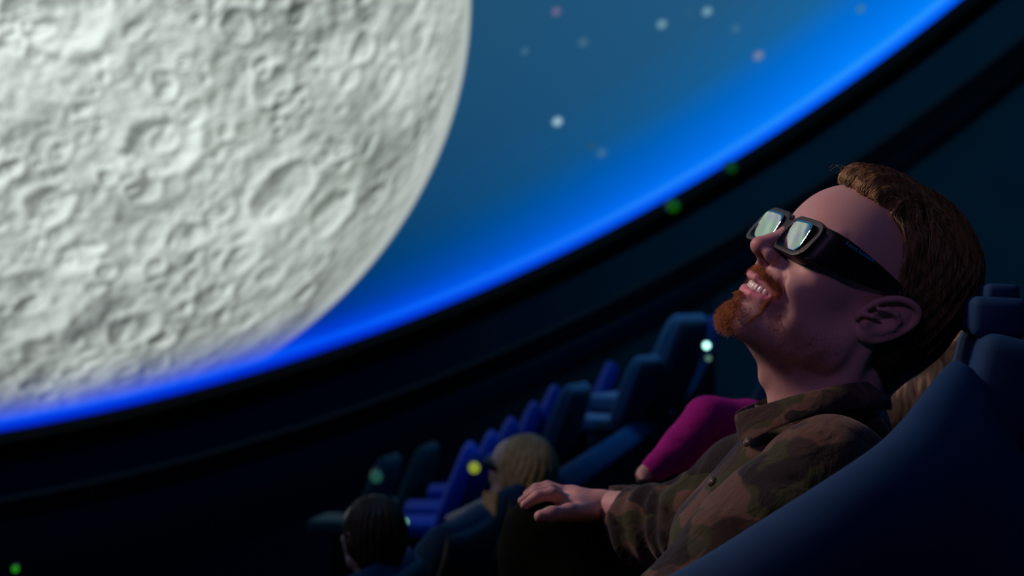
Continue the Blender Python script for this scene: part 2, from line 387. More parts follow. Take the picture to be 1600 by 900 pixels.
# ================================================================ PEOPLE: the head, sculpted in its own frame (x right, y forward, z up; metres)
HL = np.array([0.22597, -0.93997, -0.25573]); HF = np.array([-0.73275, -0.33699, 0.59120]); HU = np.array([0.64189, -0.05379, 0.76491])
HB = np.stack([-HL, HF, HU], 1); HO = np.array([0.35974, 1.67106, -0.01487])
def H2W(p): return np.asarray(p, float) @ HB.T + HO
def W2H(p): return (np.asarray(p, float) - HO) @ HB
def px_plane(px, py, axis, val):                 # a line of sight meets a plane of the head's frame
    dr = P(px, py, 1.0); a = HB[:, axis]; t = (HO @ a + val) / (dr @ a); return (dr * t - HO) @ HB
NECK = W2H(P(1292, 705, 1.67))
EAROUT = []
for (ex, ey, xx) in [(1339, 496, .0745), (1350, 484, .0765), (1364, 475, .0800), (1380, 469, .083), (1396, 467, .0855), (1412, 469, .0875), (1425, 475, .0885), (1434, 484, .0890), (1435, 494, .0885), (1428, 506, .0870), (1413, 517, .0845), (1396, 525, .0815), (1378, 530, .079), (1361, 531, .0765), (1348, 526, .0745), (1341, 518, .0730)]:
    q_ = px_plane(ex, ey, 0, -xx); EAROUT.append((xx, q_[1], q_[2]))

def sculpt_head(vox, smile=True, neck_to=None, ears=True):
    g = Sdf((-.105, -.13, -.19), (.105, .145, .15), vox)
    E = g.ell; K = g.cap
    E((0, -.012, .050), (.076, .096, .083), 0)
    E((0, .030, .047), (.065, .0715, .058), .045)
    E((0, .030, .030), (.062, .064, .040), .02)
    E((0, .048, -.015), (.056, .052, .052), .02)
    for s in (-1, 1):
        E((s * .046, .055, -.004), (.023, .030, .020), .014)          # cheekbone
        E((s * .036, .068, -.026), (.020, .022, .018), .010)          # raised cheek of the smile
        K((s * .056, .004, -.055), (s * .016, .079, -.090), .016, .0125, .022)
        K((s * .058, .000, -.01), (s * .055, .006, -.055), .015, .015, .022)
        E((s * .046, .030, -.045), (.014, .032, .034), .02)           # masseter
        E((s * .031, .084, .024), (.020, .014, .013), .008, op='sub') # eye socket
        E((s * .031, .0775, .022), (.0135, .0135, .0125), .002)        # eyeball
        K((s * .012, .0925, .038), (s * .045, .077, .042), .006, .006, .012)   # brow
    E((0, .045, -.078), (.040, .045, .022), .022)
    E((0, .084, -.089), (.021, .0145, .015), .012)                    # chin
    E((0, .078, -.045), (.033, .0245, .030), .010)                    # muzzle
    # nose
    K((0, .0925, .034), (0, .1045, .014), .0080, .0080, .010)
    K((0, .1040, .012), (0, .1180, -.013), .0080, .0100, .006)
    E((0, .1190, -.0148), (.0102, .0100, .0088), .004)
    for s in (-1, 1):
        E((s * .0122, .1055, -.0150), (.0078, .0130, .0078), .005)
    K((0, .1135, -.0195), (0, .1000, -.028), .0040, .006, .004)
    for s in (-1, 1):
        E((s * .0076, .1095, -.0232), (.0046, .0090, .0066), .0012, op='sub')
    # philtrum
    K((0, .1030, -.028), (0, .1040, -.037), .002, .0022, .004, 'sub')
    # mouth
    if smile:
        E((0, .087, -.0500), (.0300, .0280, .0070), .002, op='sub')
        for s in (-1, 1):
            K((s * .018, .088, -.0480), (s * .033, .074, -.0430), .0060, .0032, .002, 'sub')
        up = [(-.039, .0690, -.0405), (-.031, .0800, -.0405), (-.020, .0925, -.0415), (-.008, .1015, -.0425), (0, .1025, -.0435), (.008, .1015, -.0425), (.020, .0925, -.0415), (.031, .0800, -.0405), (.039, .0690, -.0405)]
        lo = [(-.039, .0690, -.0425), (-.032, .0775, -.0490), (-.021, .0875, -.0560), (-.010, .0940, -.0595), (0, .0955, -.0602), (.010, .0940, -.0595), (.021, .0875, -.0560), (.032, .0775, -.0490), (.039, .0690, -.0425)]
        g.chain(up, [.0020, .0032, .0038, .0042, .0038, .0042, .0038, .0032, .0020], .0025)
        g.chain(lo, [.0020, .0036, .0046, .0053, .0055, .0053, .0046, .0036, .0020], .003)
    else:
        up = [(-.024, .089, -.050), (-.010, .100, -.0465), (0, .1015, -.0475), (.010, .100, -.0465), (.024, .089, -.050)]
        lo = [(-.024, .089, -.051), (-.010, .098, -.0555), (0, .0995, -.056), (.010, .098, -.0555), (.024, .089, -.051)]
        g.chain(up, [.002, .004, .004, .004, .002], .002); g.chain(lo, [.002, .0045, .005, .0045, .002], .002)
    for s in (-1, 1):                                                  # smile crease
        g.chain([(s * .0210, .0985, -.014), (s * .035, .0900, -.028), (s * .0450, .0760, -.044)], [.0016, .0022, .0016], .006, 'sub')
    # neck
    nb = NECK if neck_to is None else neck_to
    g.cap((0, -.022, -.03), nb, .050, .060, .02)
    g.cap((0, .016, -.080), (nb[0], nb[1] + .022, nb[2]), .030, .036, .026)
    E((-.004, .012, -.110), (.010, .010, .014), .012)                  # larynx
    for s in (-1, 1):
        K((s * .060, -.022, -.03), (nb[0] + s * .020, nb[1] + .04, nb[2]), .010, .010, .016)
    # ears
    if ears:
        for s in (-1, 1):
            def ep(px, py, xx):
                q_ = px_plane(px, py, 0, -xx); return (s * xx, q_[1], q_[2])
            A = np.array(ep(1350, 524, .078)); Bq = np.array(ep(1426, 481, .087)); la = (Bq - A) / np.linalg.norm(Bq - A)
            nrm = np.cross(la, [0, la[2], -la[1]]); nrm = np.array([s * 1.0, 0.30, -0.05]); nrm -= (nrm @ la) * la; nrm /= np.linalg.norm(nrm); sa = np.cross(nrm, la); Rr = [nrm, la, sa]
            E(ep(1386, 500, .0785), (.0060, .0300, .0185), .005, R=Rr)
            E(ep(1381, 500, .0885), (.0125, .0125, .0100), .002, R=Rr, op='sub')
            E(ep(1402, 484, .0900), (.0060, .0165, .0048), .002, R=Rr, op='sub')
            op_ = spline([(s * a, b, c) for a, b, c in EAROUT], 32)
            rr = np.interp(np.linspace(0, 1, 32), [0, .12, .4, .7, .88, .95, 1], [.0030, .0032, .0034, .0032, .0042, .0052, .0040])
            g.chain(op_, rr, .0022)
            g.chain([ep(1372, 483, .0845), ep(1388, 484, .087), ep(1401, 491, .0885), ep(1405, 502, .0875), ep(1396, 513, .085), ep(1378, 519, .082), ep(1366, 517, .080)], [.0022, .0028, .0030, .0030, .0028, .0026, .0026], .0025)
            g.chain([ep(1352, 492, .0800), ep(1364, 494, .0825), ep(1374, 499, .0825)], [.0028, .0024, .0016], .0025)
            E(ep(1353, 507, .0785), (.0040, .0055, .0050), .004)     # tragus
            E(ep(1357, 519, .0775), (.0045, .0075, .0075), .004)     # lobe
    return g
def head_tint(p, base=(.60, .40, .335), beard=True):
    x, y, z = p[:, 0], p[:, 1], p[:, 2]; ax = np.abs(x)
    c = np.tile(np.array(base), (len(p), 1))
    def mixin(m, col): c[:] = c * (1 - m[:, None]) + np.array(col) * m[:, None]
    n = fbm(p * 60 + 5, 3)
    mixin(np.clip(.25 + .3 * n, 0, .5) * sstep(.085, .11, y), (.62, .30, .26))
    # red of the cheeks, nose and ears
    mixin(.45 * np.exp(-((ax - .0) ** 2 + (y - .125) ** 2 + (z + .015) ** 2) / .018 ** 2), (.66, .27, .25))
    mixin(.35 * sstep(.076, .086, ax), (.66, .30, .27))
    LX = [0, .008, .020, .031, .039]; uz = np.interp(ax, LX, [-.0430, -.0425, -.0415, -.0405, -.0405]); uy = np.interp(ax, LX, [.1025, .1015, .0925, .08, .069])
    LX = [0, .010, .021, .032, .039]; lz = np.interp(ax, LX, [-.0602, -.0595, -.056, -.049, -.0425]); ly = np.interp(ax, LX, [.0955, .094, .0875, .0775, .069])
    lipu = np.exp(-((z - uz) / .0040) ** 2) * sstep(.041, .037, ax) * sstep(-.004, .001, y - uy)
    lipl = np.exp(-((z - lz) / .0050) ** 2) * sstep(.040, .035, ax) * sstep(-.005, .000, y - ly)
    if beard:
        jaw = sstep(-.050, -.072, z + .25 * (y - .08)) * sstep(-.118, -.100, z + .30 * (.06 - y)) * sstep(-.02, .02, y)
        jaw = np.clip(jaw + .7 * sstep(.055, .07, y + z * -.3) * sstep(-.035, -.06, z) * sstep(.03, .042, ax), 0, 1)
        mixin(np.clip(.55 + .35 * n, 0, 1) * jaw * .75, (.17, .085, .05))
        st = np.exp(-((z + .0325 + .10 * ax) / .0060) ** 2) * sstep(.086, .092, y + .45 * ax) * sstep(.043, .036, ax)
        mixin(np.clip(st * 1.1, 0, .85), (.24, .085, .035))
    mixin(np.clip(lipu * 1.2, 0, .9), (.62, .26, .26)); mixin(np.clip(lipl * 1.1, 0, .9), (.66, .22, .27))
    mouth = (z < uz - .0015) * (z > lz + .002) * (ax < .038) * (y > .045) * sstep(-.001, -.005, y - (uy + ly) / 2)
    mixin(mouth * .9, (.10, .02, .02))
    nos = np.exp(-(((ax - .0072) / .0042) ** 2 + ((y - .1095) / .0090) ** 2 + ((z + .0195) / .0046) ** 2))
    mixin(np.clip(nos * 1.3, 0, .9), (.10, .03, .03))
    return np.clip(c, 0, 1)

man = empty('person', (0.40, 1.72, -0.62), 'bearded man in black 3D glasses and camouflage shirt, looking up and smiling', 'person')
hd = sculpt_head(0.0016); hp, hq, ht = hd.mesh(); hcol = head_tint(hp)
HEADMESH = (hp, hq, ht)

# torso frame
TL = np.array([-.22, -.975, 0.0]); TL /= np.linalg.norm(TL)
TU = np.array([.43, 0.0, .90]); TU = TU - (TU @ TL) * TL; TU /= np.linalg.norm(TU); TF = np.cross(TL, TU)
T0 = P(1322, 668, 1.67)
TB = np.stack([-TL, TF, TU], 1)
def T2W(p): return np.asarray(p, float) @ TB.T + T0
SHL = T2W((-.185, 0, -.035)); SHR = T2W((.185, 0, -.035))
ELL = P(1092, 965, 1.43); ELR = P(1085, 815, 1.90)
WRR = P(950, 792, 2.02)
NB = P(1288, 690, 1.67)
KNR = P(868, 850, 2.06); KNL = P(800, 1045, 1.62); HIPR = T2W((.09, 0, -.58)); HIPL = T2W((-.09, 0, -.58))

# bare body under the clothes, coarse; hand fine; one mesh
g = Sdf((-.25, 1.15, -.95), (.62, 2.25, .0), .008)
g.ell(T2W((0, 0, -.06)), (.165, .080, .06), .02, R=TB.T)
g.ell(T2W((0, 0, -.20)), (.145, .092, .15), .05, R=TB.T); g.ell(T2W((0, -.005, -.42)), (.13, .09, .16), .06, R=TB.T)
g.cap(NB, T2W((0, -.01, -.06)), .055, .06, .03)
g.chain([SHL, ELL], [.045, .036], .02); g.chain([SHR, ELR, WRR], [.045, .036, .022], .02)
g.chain([HIPR, KNR], [.07, .05], .03); g.chain([HIPL, KNL], [.07, .05], .03)
g.cap(KNR, KNR + np.array([-.06, .02, -.40]), .045, .04, .02)
body = g.mesh()
# right hand resting on the knee
hg = Sdf(P(815, 830, 2.00) - np.array([.06, .10, .06]), P(960, 740, 2.04) + np.array([.06, .10, .04]), .0016)
def q(px, py, d): return P(px, py, d)
W0 = q(962, 795, 2.02)
hg.chain([q(990, 796, 2.03), q(945, 790, 2.02)], [.0215, .0190], .006)
hg.chain([q(945, 790, 2.02), q(905, 785, 2.025), q(878, 777, 2.04)], [.0185, .0180, .0130], .008)
hg.chain([q(935, 792, 2.02), q(900, 795, 2.00), q(882, 790, 2.00)], [.0150, .0150, .0105], .010)
hg.chain([q(930, 786, 2.03), q(895, 778, 2.06), q(868, 768, 2.075)], [.0150, .0150, .0105], .010)
# index (nearest), middle, ring, little (farthest)
hg.chain([q(882, 783, 2.01), q(862, 772, 1.99), q(840, 776, 1.985), q(820, 789, 1.98)], [.0105, .0088, .0078, .0062], .004)
hg.chain([q(880, 775, 2.04), q(860, 766, 2.03), q(836, 771, 2.025), q(816, 783, 2.02)], [.0105, .0086, .0076, .0060], .003)
hg.chain([q(872, 768, 2.06), q(856, 761, 2.065), q(838, 764, 2.065), q(824, 772, 2.06)], [.0100, .0084, .0074, .0058], .003)
hg.chain([q(868, 768, 2.08), q(856, 764, 2.10), q(844, 768, 2.10), q(834, 776, 2.095)], [.0088, .0074, .0064, .0052], .003)
# thumb leaves the side of the palm near its base
hg.chain([q(922, 800, 2.00), q(890, 801, 1.965), q(862, 804, 1.945), q(844, 807, 1.94)], [.0135, .0108, .0092, .0078], .008)
hand = hg.mesh()
pV, pQ, pT = merge([(H2W(hp), hq, ht), body, hand])
bodyo = mesh_obj('body', pV, (pQ, pT), M_skin, man)
tc_ = np.tile(np.array([.58, .36, .31]), (len(pV), 1)); tc_[:len(hp)] = hcol
nh = len(hand[0]); hn = fbm(hand[0] * 70, 3); tc_[-nh:] = np.array([.60, .35, .31]) * (1 + .06 * hn[:, None])
attr(bodyo, 'tint', tc_)

# ---- teeth
M_tooth = plain('tooth_enamel', (.75, .73, .60, 1), .25, .6)
for i in range(10):
    a = (i - 4.5) * .215; wd = [.0033, .0036, .0037, .0040, .0044][int(abs(i - 4.5))] if True else 0
    wd = [.0044, .0037, .0038, .0034, .0032][int(abs(i - 4.5))]
    cx = .0275 * math.sin(a); cy = .0665 + .0295 * math.cos(a); cz = -.0500 + .0060 * abs(math.sin(a)) ** 2
    hgt_ = [.0056, .0050, .0053, .0046, .0042][int(abs(i - 4.5))]
    rows = []
    for k, (zz, sx, sy) in enumerate([(1.0, .75, .8), (.6, .95, 1), (0, 1.03, 1), (-.7, 1.0, .8), (-.97, .85, .5), (-1.0, .5, .3)]):
        an = np.arange(12) * 2 * np.pi / 12
        lx = np.sign(np.cos(an)) * np.abs(np.cos(an)) ** .7 * wd * .97 * sx; ly = np.sign(np.sin(an)) * np.abs(np.sin(an)) ** .8 * .0028 * sy
        px_ = cx + lx * math.cos(a) + ly * math.sin(a); py_ = cy - lx * math.sin(a) + ly * math.cos(a)
        rows.append(H2W(np.stack([px_, py_, np.full(12, cz + zz * hgt_)], 1)))
    Vt, Ft = loft(rows); mesh_obj('tooth', Vt, Ft, M_tooth, man)

# ---- hair
HAIRPX = [(1318, 300), (1336, 305), (1360, 311), (1384, 321), (1400, 335), (1411, 354), (1417, 376), (1412, 394), (1398, 430), (1392, 452), (1388, 470), (1398, 468), (1425, 474)]
poly = [px_plane(x, y, 0, -.045 - .03 * min(1, max(0, (x - 1318) / 90.)))[1:] for x, y in HAIRPX]
poly = [(.150, .098)] + [tuple(v) for v in poly] + [(-.040, .037), (-.043, .020), (-.038, -.002), (-.034, -.020), (-.040, -.045), (-.055, -.085), (-.14, -.085), (-.20, 0), (-.20, .25), (.150, .25)]
def poly_sdf(Y, Z, poly):
    d = np.full(Y.shape, 1e9); ins = np.zeros(Y.shape, bool); n = len(poly)
    for i in range(n):
        a = np.array(poly[i]); b = np.array(poly[(i + 1) % n]); e = b - a
        wy, wz = Y - a[0], Z - a[1]; t = np.clip((wy * e[0] + wz * e[1]) / (e @ e + 1e-12), 0, 1)
        d = np.minimum(d, (wy - t * e[0]) ** 2 + (wz - t * e[1]) ** 2)
        c = ((a[1] <= Z) != (b[1] <= Z)) & (Y < (b[0] - a[0]) * (Z - a[1]) / (b[1] - a[1] + 1e-12) + a[0]); ins ^= c
    d = np.sqrt(d); return np.where(ins, -d, d)
hgz = Sdf((-.115, -.155, -.10), (.115, .13, .185), .002)
hgz.ell((0, -.020, .055), (.0805, .098, .088), 0)
hgz.ell((0, -.026, .083), (.073, .088, .071), .02)
hgz.ell((0, -.045, .015), (.072, .076, .070), .02)
hgz.cap((0, -.055, -.02), (0, -.070, -.075), .055, .048, .02)
hgz.ell((0, .036, .108), (.052, .046, .034), .018)
hgz.ell((0, .068, .106), (.042, .022, .020), .012)
for s in (-1, 1):
    hgz.ell((s * .066, -.010, .055), (.016, .055, .055), .012)
    hgz.ell((s * .062, .035, .075), (.014, .030, .026), .010)
Yg, Zg = np.meshgrid(hgz.ax[1], hgz.ax[2], indexing='ij')
pd = poly_sdf(Yg, Zg, poly)[None].astype(np.float32)
G = hgz.grid(); ang = np.arctan2(G[..., 0], G[..., 1] + .03)
hgz.d += (0.0016 * np.sin(ang * 34 + 3 * fbm(G * 14, 2)) * sstep(-.02, .05, G[..., 2]) + .0018 * fbm(G * np.array([90, 25, 25]), 2)).astype(np.float32)
h_ = np.clip(0.5 - 0.5 * (pd - hgz.d) / .006, 0, 1); hgz.d = hgz.d * h_ + pd * (1 - h_) + .006 * h_ * (1 - h_)
HAIRSHELL = hgz
zp, zq, zt = hgz.mesh()
def hair_mat(name, c1, c2, c3=None):
    m, N, L, b = new_mat(name); tc = N.new('ShaderNodeTexCoord'); mp = N.new('ShaderNodeMapping'); mp.inputs['Scale'].default_value = (90, 14, 22)
    n1 = N.new('ShaderNodeTexNoise'); n1.inputs['Scale'].default_value = 2.2; n1.inputs['Detail'].default_value = 5
    L.new(tc.outputs['Object'], mp.inputs[0]); L.new(mp.outputs[0], n1.inputs['Vector'])
    cr_ = N.new('ShaderNodeValToRGB'); cr_.color_ramp.elements[0].position = .3; cr_.color_ramp.elements[0].color = c1; cr_.color_ramp.elements[1].position = .7; cr_.color_ramp.elements[1].color = c2
    L.new(n1.outputs[0], cr_.inputs[0]); L.new(cr_.outputs[0], b.inputs['Base Color']); b.inputs['Roughness'].default_value = .5; b.inputs['Specular IOR Level'].default_value = .3
    bp = N.new('ShaderNodeBump'); bp.inputs['Strength'].default_value = .5; bp.inputs['Distance'].default_value = .002; L.new(n1.outputs[0], bp.inputs['Height']); L.new(bp.outputs[0], b.inputs['Normal'])
    return m
M_hair = hair_mat('brown_hair', (.024, .022, .010, 1), (.075, .060, .026, 1))
M_strand = hair_mat('brown_hair_strands', (.12, .090, .032, 1), (.50, .36, .14, 1))  # paler than the shell: golden highlights put into the strand colour
M_beard = hair_mat('ginger_beard', (.22, .075, .02, 1), (.46, .19, .06, 1))
hairo = mesh_obj('hair', H2W(zp), (zq, zt), M_hair, man)
# swept strands: rise from the hairline, roll back over the crown and down the side
def shell_at(p):                                  # distance to the hair shell (trilinear, nearest is enough)
    i = np.clip(np.round((p - hgz.lo) / hgz.vox).astype(int), 0, hgz.n - 1); return hgz.d[i[..., 0], i[..., 1], i[..., 2]]
def project(p, off):
    for _ in range(6):
        d = shell_at(p); e = .004
        gr = np.stack([shell_at(p + np.eye(3)[k] * e) - shell_at(p - np.eye(3)[k] * e) for k in range(3)], -1); gr /= np.linalg.norm(gr, axis=-1)[..., None] + 1e-6
        p = p - gr * (d - off)[..., None] * .8
    return p
rr = np.random.RandomState(5); lines = []; rads = []
for i in range(900):
    x0 = rr.uniform(-.060, .055); s = -1 if x0 < 0 else 1
    u = abs(x0) / .06
    yf = .092 - .035 * u ** 2 + rr.uniform(-.012, .012); zf = .098 - .004 * u
    k = rr.uniform(.35, 1.0)
    pts = [(x0, yf, zf), (x0 * 1.0, yf - .006, zf + .028), (x0 * 1.06, yf - .032, zf + .050), (x0 * 1.12 - .004, yf - .075 * k, zf + .052), (x0 * 1.22 - .010, yf - .125 * k, zf + .040), (x0 * 1.3 - .012, yf - .165 * k, zf + .005)]
    L_ = spline(pts, 16); L_ = project(L_, .0012 * rr.rand() + .0003); lines.append(L_); rads.append(.00055)
for i in range(700):                               # side of the head
    z0 = rr.uniform(.055, .135); y0 = rr.uniform(-.08, .06); s = -1 if rr.rand() < .75 else 1
    pts = [(s * (.074 - max(0, z0 - .09) * .6), y0, z0), (s * .082, y0 - .014, z0 - .022), (s * .083, y0 - .030, z0 - .05)]
    L_ = spline(pts, 9); L_ = project(L_, .0008); lines.append(L_); rads.append(.00036)
lines2 = []; rads2 = []
for L_, r_ in zip(lines, rads):
    pdv = poly_sdf(L_[:, 1], L_[:, 2], poly)
    m_ = pdv < .002
    if m_.sum() >= 4:
        L2_ = L_[m_]; lines2.append(L2_); rads2.append(r_)
sv, sq, st_ = tubes([H2W(l) for l in lines2], rads2)
so = mesh_obj('hair_strands', sv, (sq, st_), M_strand, hairo); so['kind'] = 'stuff'
# few loose hairs at the very front
lines = []
for i in range(14):
    x0 = rr.uniform(-.03, .02); lines.append(spline([(x0, .088, .105), (x0 + .004, .100 + rr.rand() * .01, .103 + rr.rand() * .01), (x0 + .002, .106 + rr.rand() * .006, .094 + rr.rand() * .012)], 7))
sv, sq, st_ = tubes([H2W(l) for l in lines], [.0003] * len(lines)); o_ = mesh_obj('loose_hairs', sv, (sq, st_), M_strand, hairo); o_['kind'] = 'stuff'

# ---- beard and moustache
hgd = hd
def face_at(p):
    i = np.clip(np.round((p - hgd.lo) / hgd.vox).astype(int), 0, hgd.n - 1); return hgd.d[i[..., 0], i[..., 1], i[..., 2]]
def fproj(p, off=0.0):
    for _ in range(8):
        d = face_at(p); e = .003
        gr = np.stack([face_at(p + np.eye(3)[k] * e) - face_at(p - np.eye(3)[k] * e) for k in range(3)], -1); gr /= np.linalg.norm(gr, axis=-1)[..., None] + 1e-6
        p = p - gr * (d - off)[..., None] * .8
    return p, gr
bg = Sdf((-.045, .03, -.125), (.045, .13, -.055), .0016)
bg.ell((0, .0925, -.0870), (.0185, .0080, .0100), 0); bg.ell((0, .0850, -.0945), (.0200, .0125, .0055), .008); bg.cap((-.012, .088, -.093), (-.030, .066, -.093), .006, .003, .008); bg.cap((.012, .088, -.093), (.030, .066, -.093), .006, .003, .008)
Gb = bg.grid(); bg.d += (.0010 * fbm(Gb * np.array([260, 80, 80]), 2)).astype(np.float32)
bp_, bq_, bt_ = bg.mesh()
beard = mesh_obj('beard', H2W(bp_), (bq_, bt_), M_beard, man)
lines = []; rads = []
def hairs(n, sampler, ln, down, jit, rad):
    p0 = np.array([sampler() for _ in range(n)]); p0, gr = fproj(p0, .0)
    for p_, g_ in zip(p0, gr):
        d_ = np.array(down(p_)) + rr.normal(0, jit, 3); d_ /= np.linalg.norm(d_); l_ = ln(p_) * rr.uniform(.6, 1.2)
        a_ = p_ + g_ * .0004; b_ = p_ + (g_ * .45 + d_ * .6) * l_ * .5; c_ = p_ + (g_ * .35 + d_ * 1.0) * l_
        lines.append(np.array([a_, b_, c_])); rads.append(rad)
# chin tuft
def s_chin(): return (rr.normal(0, .012), rr.uniform(.086, .112), rr.uniform(-.108, -.076))
hairs(2200, s_chin, lambda p: .0062, lambda p: (p[0] * 6, .10, -1), .22, .00022)
for l_ in lines: l_[:] += np.array([0, .0025, 0]) * 0
# soul patch
hairs(260, lambda: (rr.normal(0, .008), .11, rr.uniform(-.076, -.066)), lambda p: .006, lambda p: (0, .4, -1), .25, .00022)
# moustache
def s_mou():
    x = rr.uniform(-.041, .041); return (x, .105 - .4 * abs(x), -.0330 - .10 * abs(x) + rr.normal(0, .0026))
hairs(1500, s_mou, lambda p: .0050, lambda p: (p[0] * 26, .05, -1), .20, .00018)
def s_cor():
    s = -1 if rr.rand() < .6 else 1; z = rr.uniform(-.082, -.042); return (s * (.0415 + rr.normal(0, .0022) + .15 * (z + .042)), .09, z)
hairs(420, s_cor, lambda p: .006, lambda p: (0, .1, -1), .25, .00020)
# jaw stubble
def s_jaw():
    s = -1 if rr.rand() < .7 else 1; t = rr.rand(); return (s * (.02 + .045 * t + rr.normal(0, .004)), .09 - .085 * t, -.083 + .030 * t + rr.normal(0, .009))
hairs(1500, s_jaw, lambda p: .0022, lambda p: (0, .0, -1), .35, .00016)
sv, sq, st_ = tubes([H2W(l) for l in lines], rads); o_ = mesh_obj('beard_hairs', sv, (sq, st_), M_beard, beard); o_['kind'] = 'stuff'
# ---- camouflage shirt
def camo_mat():
    m, N, L, b = new_mat('camouflage_cloth'); tc = N.new('ShaderNodeTexCoord')
    def layer(scale, seed, lo):
        mp = N.new('ShaderNodeMapping'); mp.inputs['Location'].default_value = (seed, seed * 1.7, seed * .6); mp.inputs['Rotation'].default_value = (.3, .5, .2); mp.inputs['Scale'].default_value = (1, 1, 1.5)
        n = N.new('ShaderNodeTexNoise'); n.inputs['Scale'].default_value = scale; n.inputs['Detail'].default_value = 2.5; n.inputs['Roughness'].default_value = .45
        L.new(tc.outputs['Object'], mp.inputs[0]); L.new(mp.outputs[0], n.inputs['Vector'])
        r = N.new('ShaderNodeMapRange'); r.inputs[1].default_value = lo - .008; r.inputs[2].default_value = lo + .008; L.new(n.outputs[0], r.inputs[0]); return r.outputs[0]
    cur = None
    cols = [lin(86, 68, 52), lin(48, 56, 26), lin(46, 37, 30), lin(20, 18, 17)]
    prev = cols[0]
    for (sc_, sd, lo), c in zip([(11, 1.3, .53), (9, 4.1, .53), (12, 7.7, .56)], cols[1:]):
        mx = N.new('ShaderNodeMix'); mx.data_type = 'RGBA'; L.new(layer(sc_, sd, lo), mx.inputs[0])
        if cur is None: mx.inputs[6].default_value = prev
        else: L.new(cur, mx.inputs[6])
        mx.inputs[7].default_value = c; cur = mx.outputs[2]
    L.new(cur, b.inputs['Base Color']); b.inputs['Roughness'].default_value = .85; b.inputs['Specular IOR Level'].default_value = .2
    b.inputs['Sheen Weight'].default_value = .15
    n2 = N.new('ShaderNodeTexNoise'); n2.inputs['Scale'].default_value = 800; L.new(tc.outputs['Object'], n2.inputs['Vector'])
    n3 = N.new('ShaderNodeTexNoise'); n3.inputs['Scale'].default_value = 26; n3.inputs['Detail'].default_value = 4; n3.inputs['Distortion'].default_value = .8; L.new(tc.outputs['Object'], n3.inputs['Vector'])
    b1 = N.new('ShaderNodeBump'); b1.inputs['Strength'].default_value = .2; b1.inputs['Distance'].default_value = .001; L.new(n2.outputs[0], b1.inputs['Height'])
    b2 = N.new('ShaderNodeBump'); b2.inputs['Strength'].default_value = .5; b2.inputs['Distance'].default_value = .012; L.new(n3.outputs[0], b2.inputs['Height']); L.new(b1.outputs[0], b2.inputs['Normal'])
    L.new(b2.outputs[0], b.inputs['Normal']); return m
M_camo = camo_mat()
sg = Sdf((-.06, 1.22, -.62), (.66, 2.12, -.02), .0042)
sg.ell(T2W((0, -.01, -.075)), (.180, .092, .072), .02, R=TB.T)
sg.ell(T2W((0, .004, -.21)), (.168, .108, .17), .05, R=TB.T)
sg.ell(T2W((0, .010, -.44)), (.165, .125, .20), .06, R=TB.T)
sg.cap(NB + np.array([0, 0, -.01]), T2W((0, -.01, -.07)), .068, .080, .035)
sg.chain([SHL + TU * -.005, (SHL + ELL) / 2 + np.array([.0, 0, -.01]), ELL], [.070, .066, .056], .03)
sg.chain([SHR, (SHR + ELR) / 2, ELR], [.068, .060, .052], .03)
sg.chain([ELR, (ELR + WRR) / 2 + np.array([0, 0, -.012]), P(968, 793, 2.03)], [.054, .048, .030], .02)
sg.cap(P(985, 795, 2.03), P(948, 792, 2.02), .0285, .0265, .004)
sg.cap(ELL, P(930, 1020, 1.45), .052, .040, .02)
Gs = sg.grid(); Lg = (Gs - T0) @ TB
ang_ = np.array([[.86, 0, .5], [0, 1, 0], [-.5, 0, .86]])
Lr = Lg @ ang_
fold = .0065 * fbm(np.stack([Lr[..., 0] * 5, Lr[..., 1] * 7, Lr[..., 2] * 15], -1) + 3.1, 3) + .003 * (1 - 2 * np.abs(vnoise(np.stack([Lr[..., 0] * 9, Lr[..., 1] * 9, Lr[..., 2] * 26], -1) + 9)))
sg.d += fold.astype(np.float32)
# sleeve wrinkles of the far forearm
dR = np.exp(-(((Gs - (ELR + WRR) / 2) ** 2).sum(-1)) / .09 ** 2)
sg.d += (.004 * np.sin(((Gs - WRR) @ ((ELR - WRR) / np.linalg.norm(ELR - WRR))) * 190 + 4 * vnoise(Gs * 12)) * dR).astype(np.float32)
# open the neck
sg.cap(P(1255, 560, 1.67), P(1268, 598, 1.67), .075, .062, .006, 'sub')
sg.cap(P(918, 792, 2.02), P(880, 792, 2.02), .042, .05, .001, 'sub')
sg.cap(T2W((0, .044, -.055)), T2W((0, .066, -.17)), .048, .060, .02)
sg.cap(T2W((-.05, .040, -.06)), T2W((-.05, .060, -.17)), .050, .060, .02)
sp_, sq_, st_ = sg.mesh()
# keep only shirt, not the part past the wrist
shirt = mesh_obj('shirt', sp_, (sq_, st_), M_camo, man)
def strip(name, rows, mat, parent, thick=.003, off=0):
    V, F = loft(rows, False, False); o = mesh_obj(name, V, F, mat, parent)
    s_ = o.modifiers.new('solid', 'SOLIDIFY'); s_.thickness = thick; s_.offset = off
    b_ = o.modifiers.new('sub', 'SUBSURF'); b_.levels = 2; b_.render_levels = 2
    return o
# collar: stand round the neck, then the folded leaf with its point at the front
topl = [(1143, 646, 1.635), (1163, 640, 1.615), (1187, 633, 1.605), (1222, 622, 1.592), (1262, 611, 1.588), (1302, 602, 1.592), (1340, 595, 1.61), (1368, 594, 1.65), (1380, 600, 1.70)]
botl = [(1150, 690, 1.625), (1172, 692, 1.595), (1192, 679, 1.580), (1226, 664, 1.568), (1266, 652, 1.562), (1308, 643, 1.568), (1350, 640, 1.59), (1382, 640, 1.64), (1396, 645, 1.70)]
T_ = [P(*a) for a in topl]; B_ = [P(*a) for a in botl]; Mi = [(a * .5 + b * .5) + np.array([.002, -.006, 0]) for a, b in zip(T_, B_)]
strip('collar', [T_, Mi, B_], M_camo, shirt, .0035)
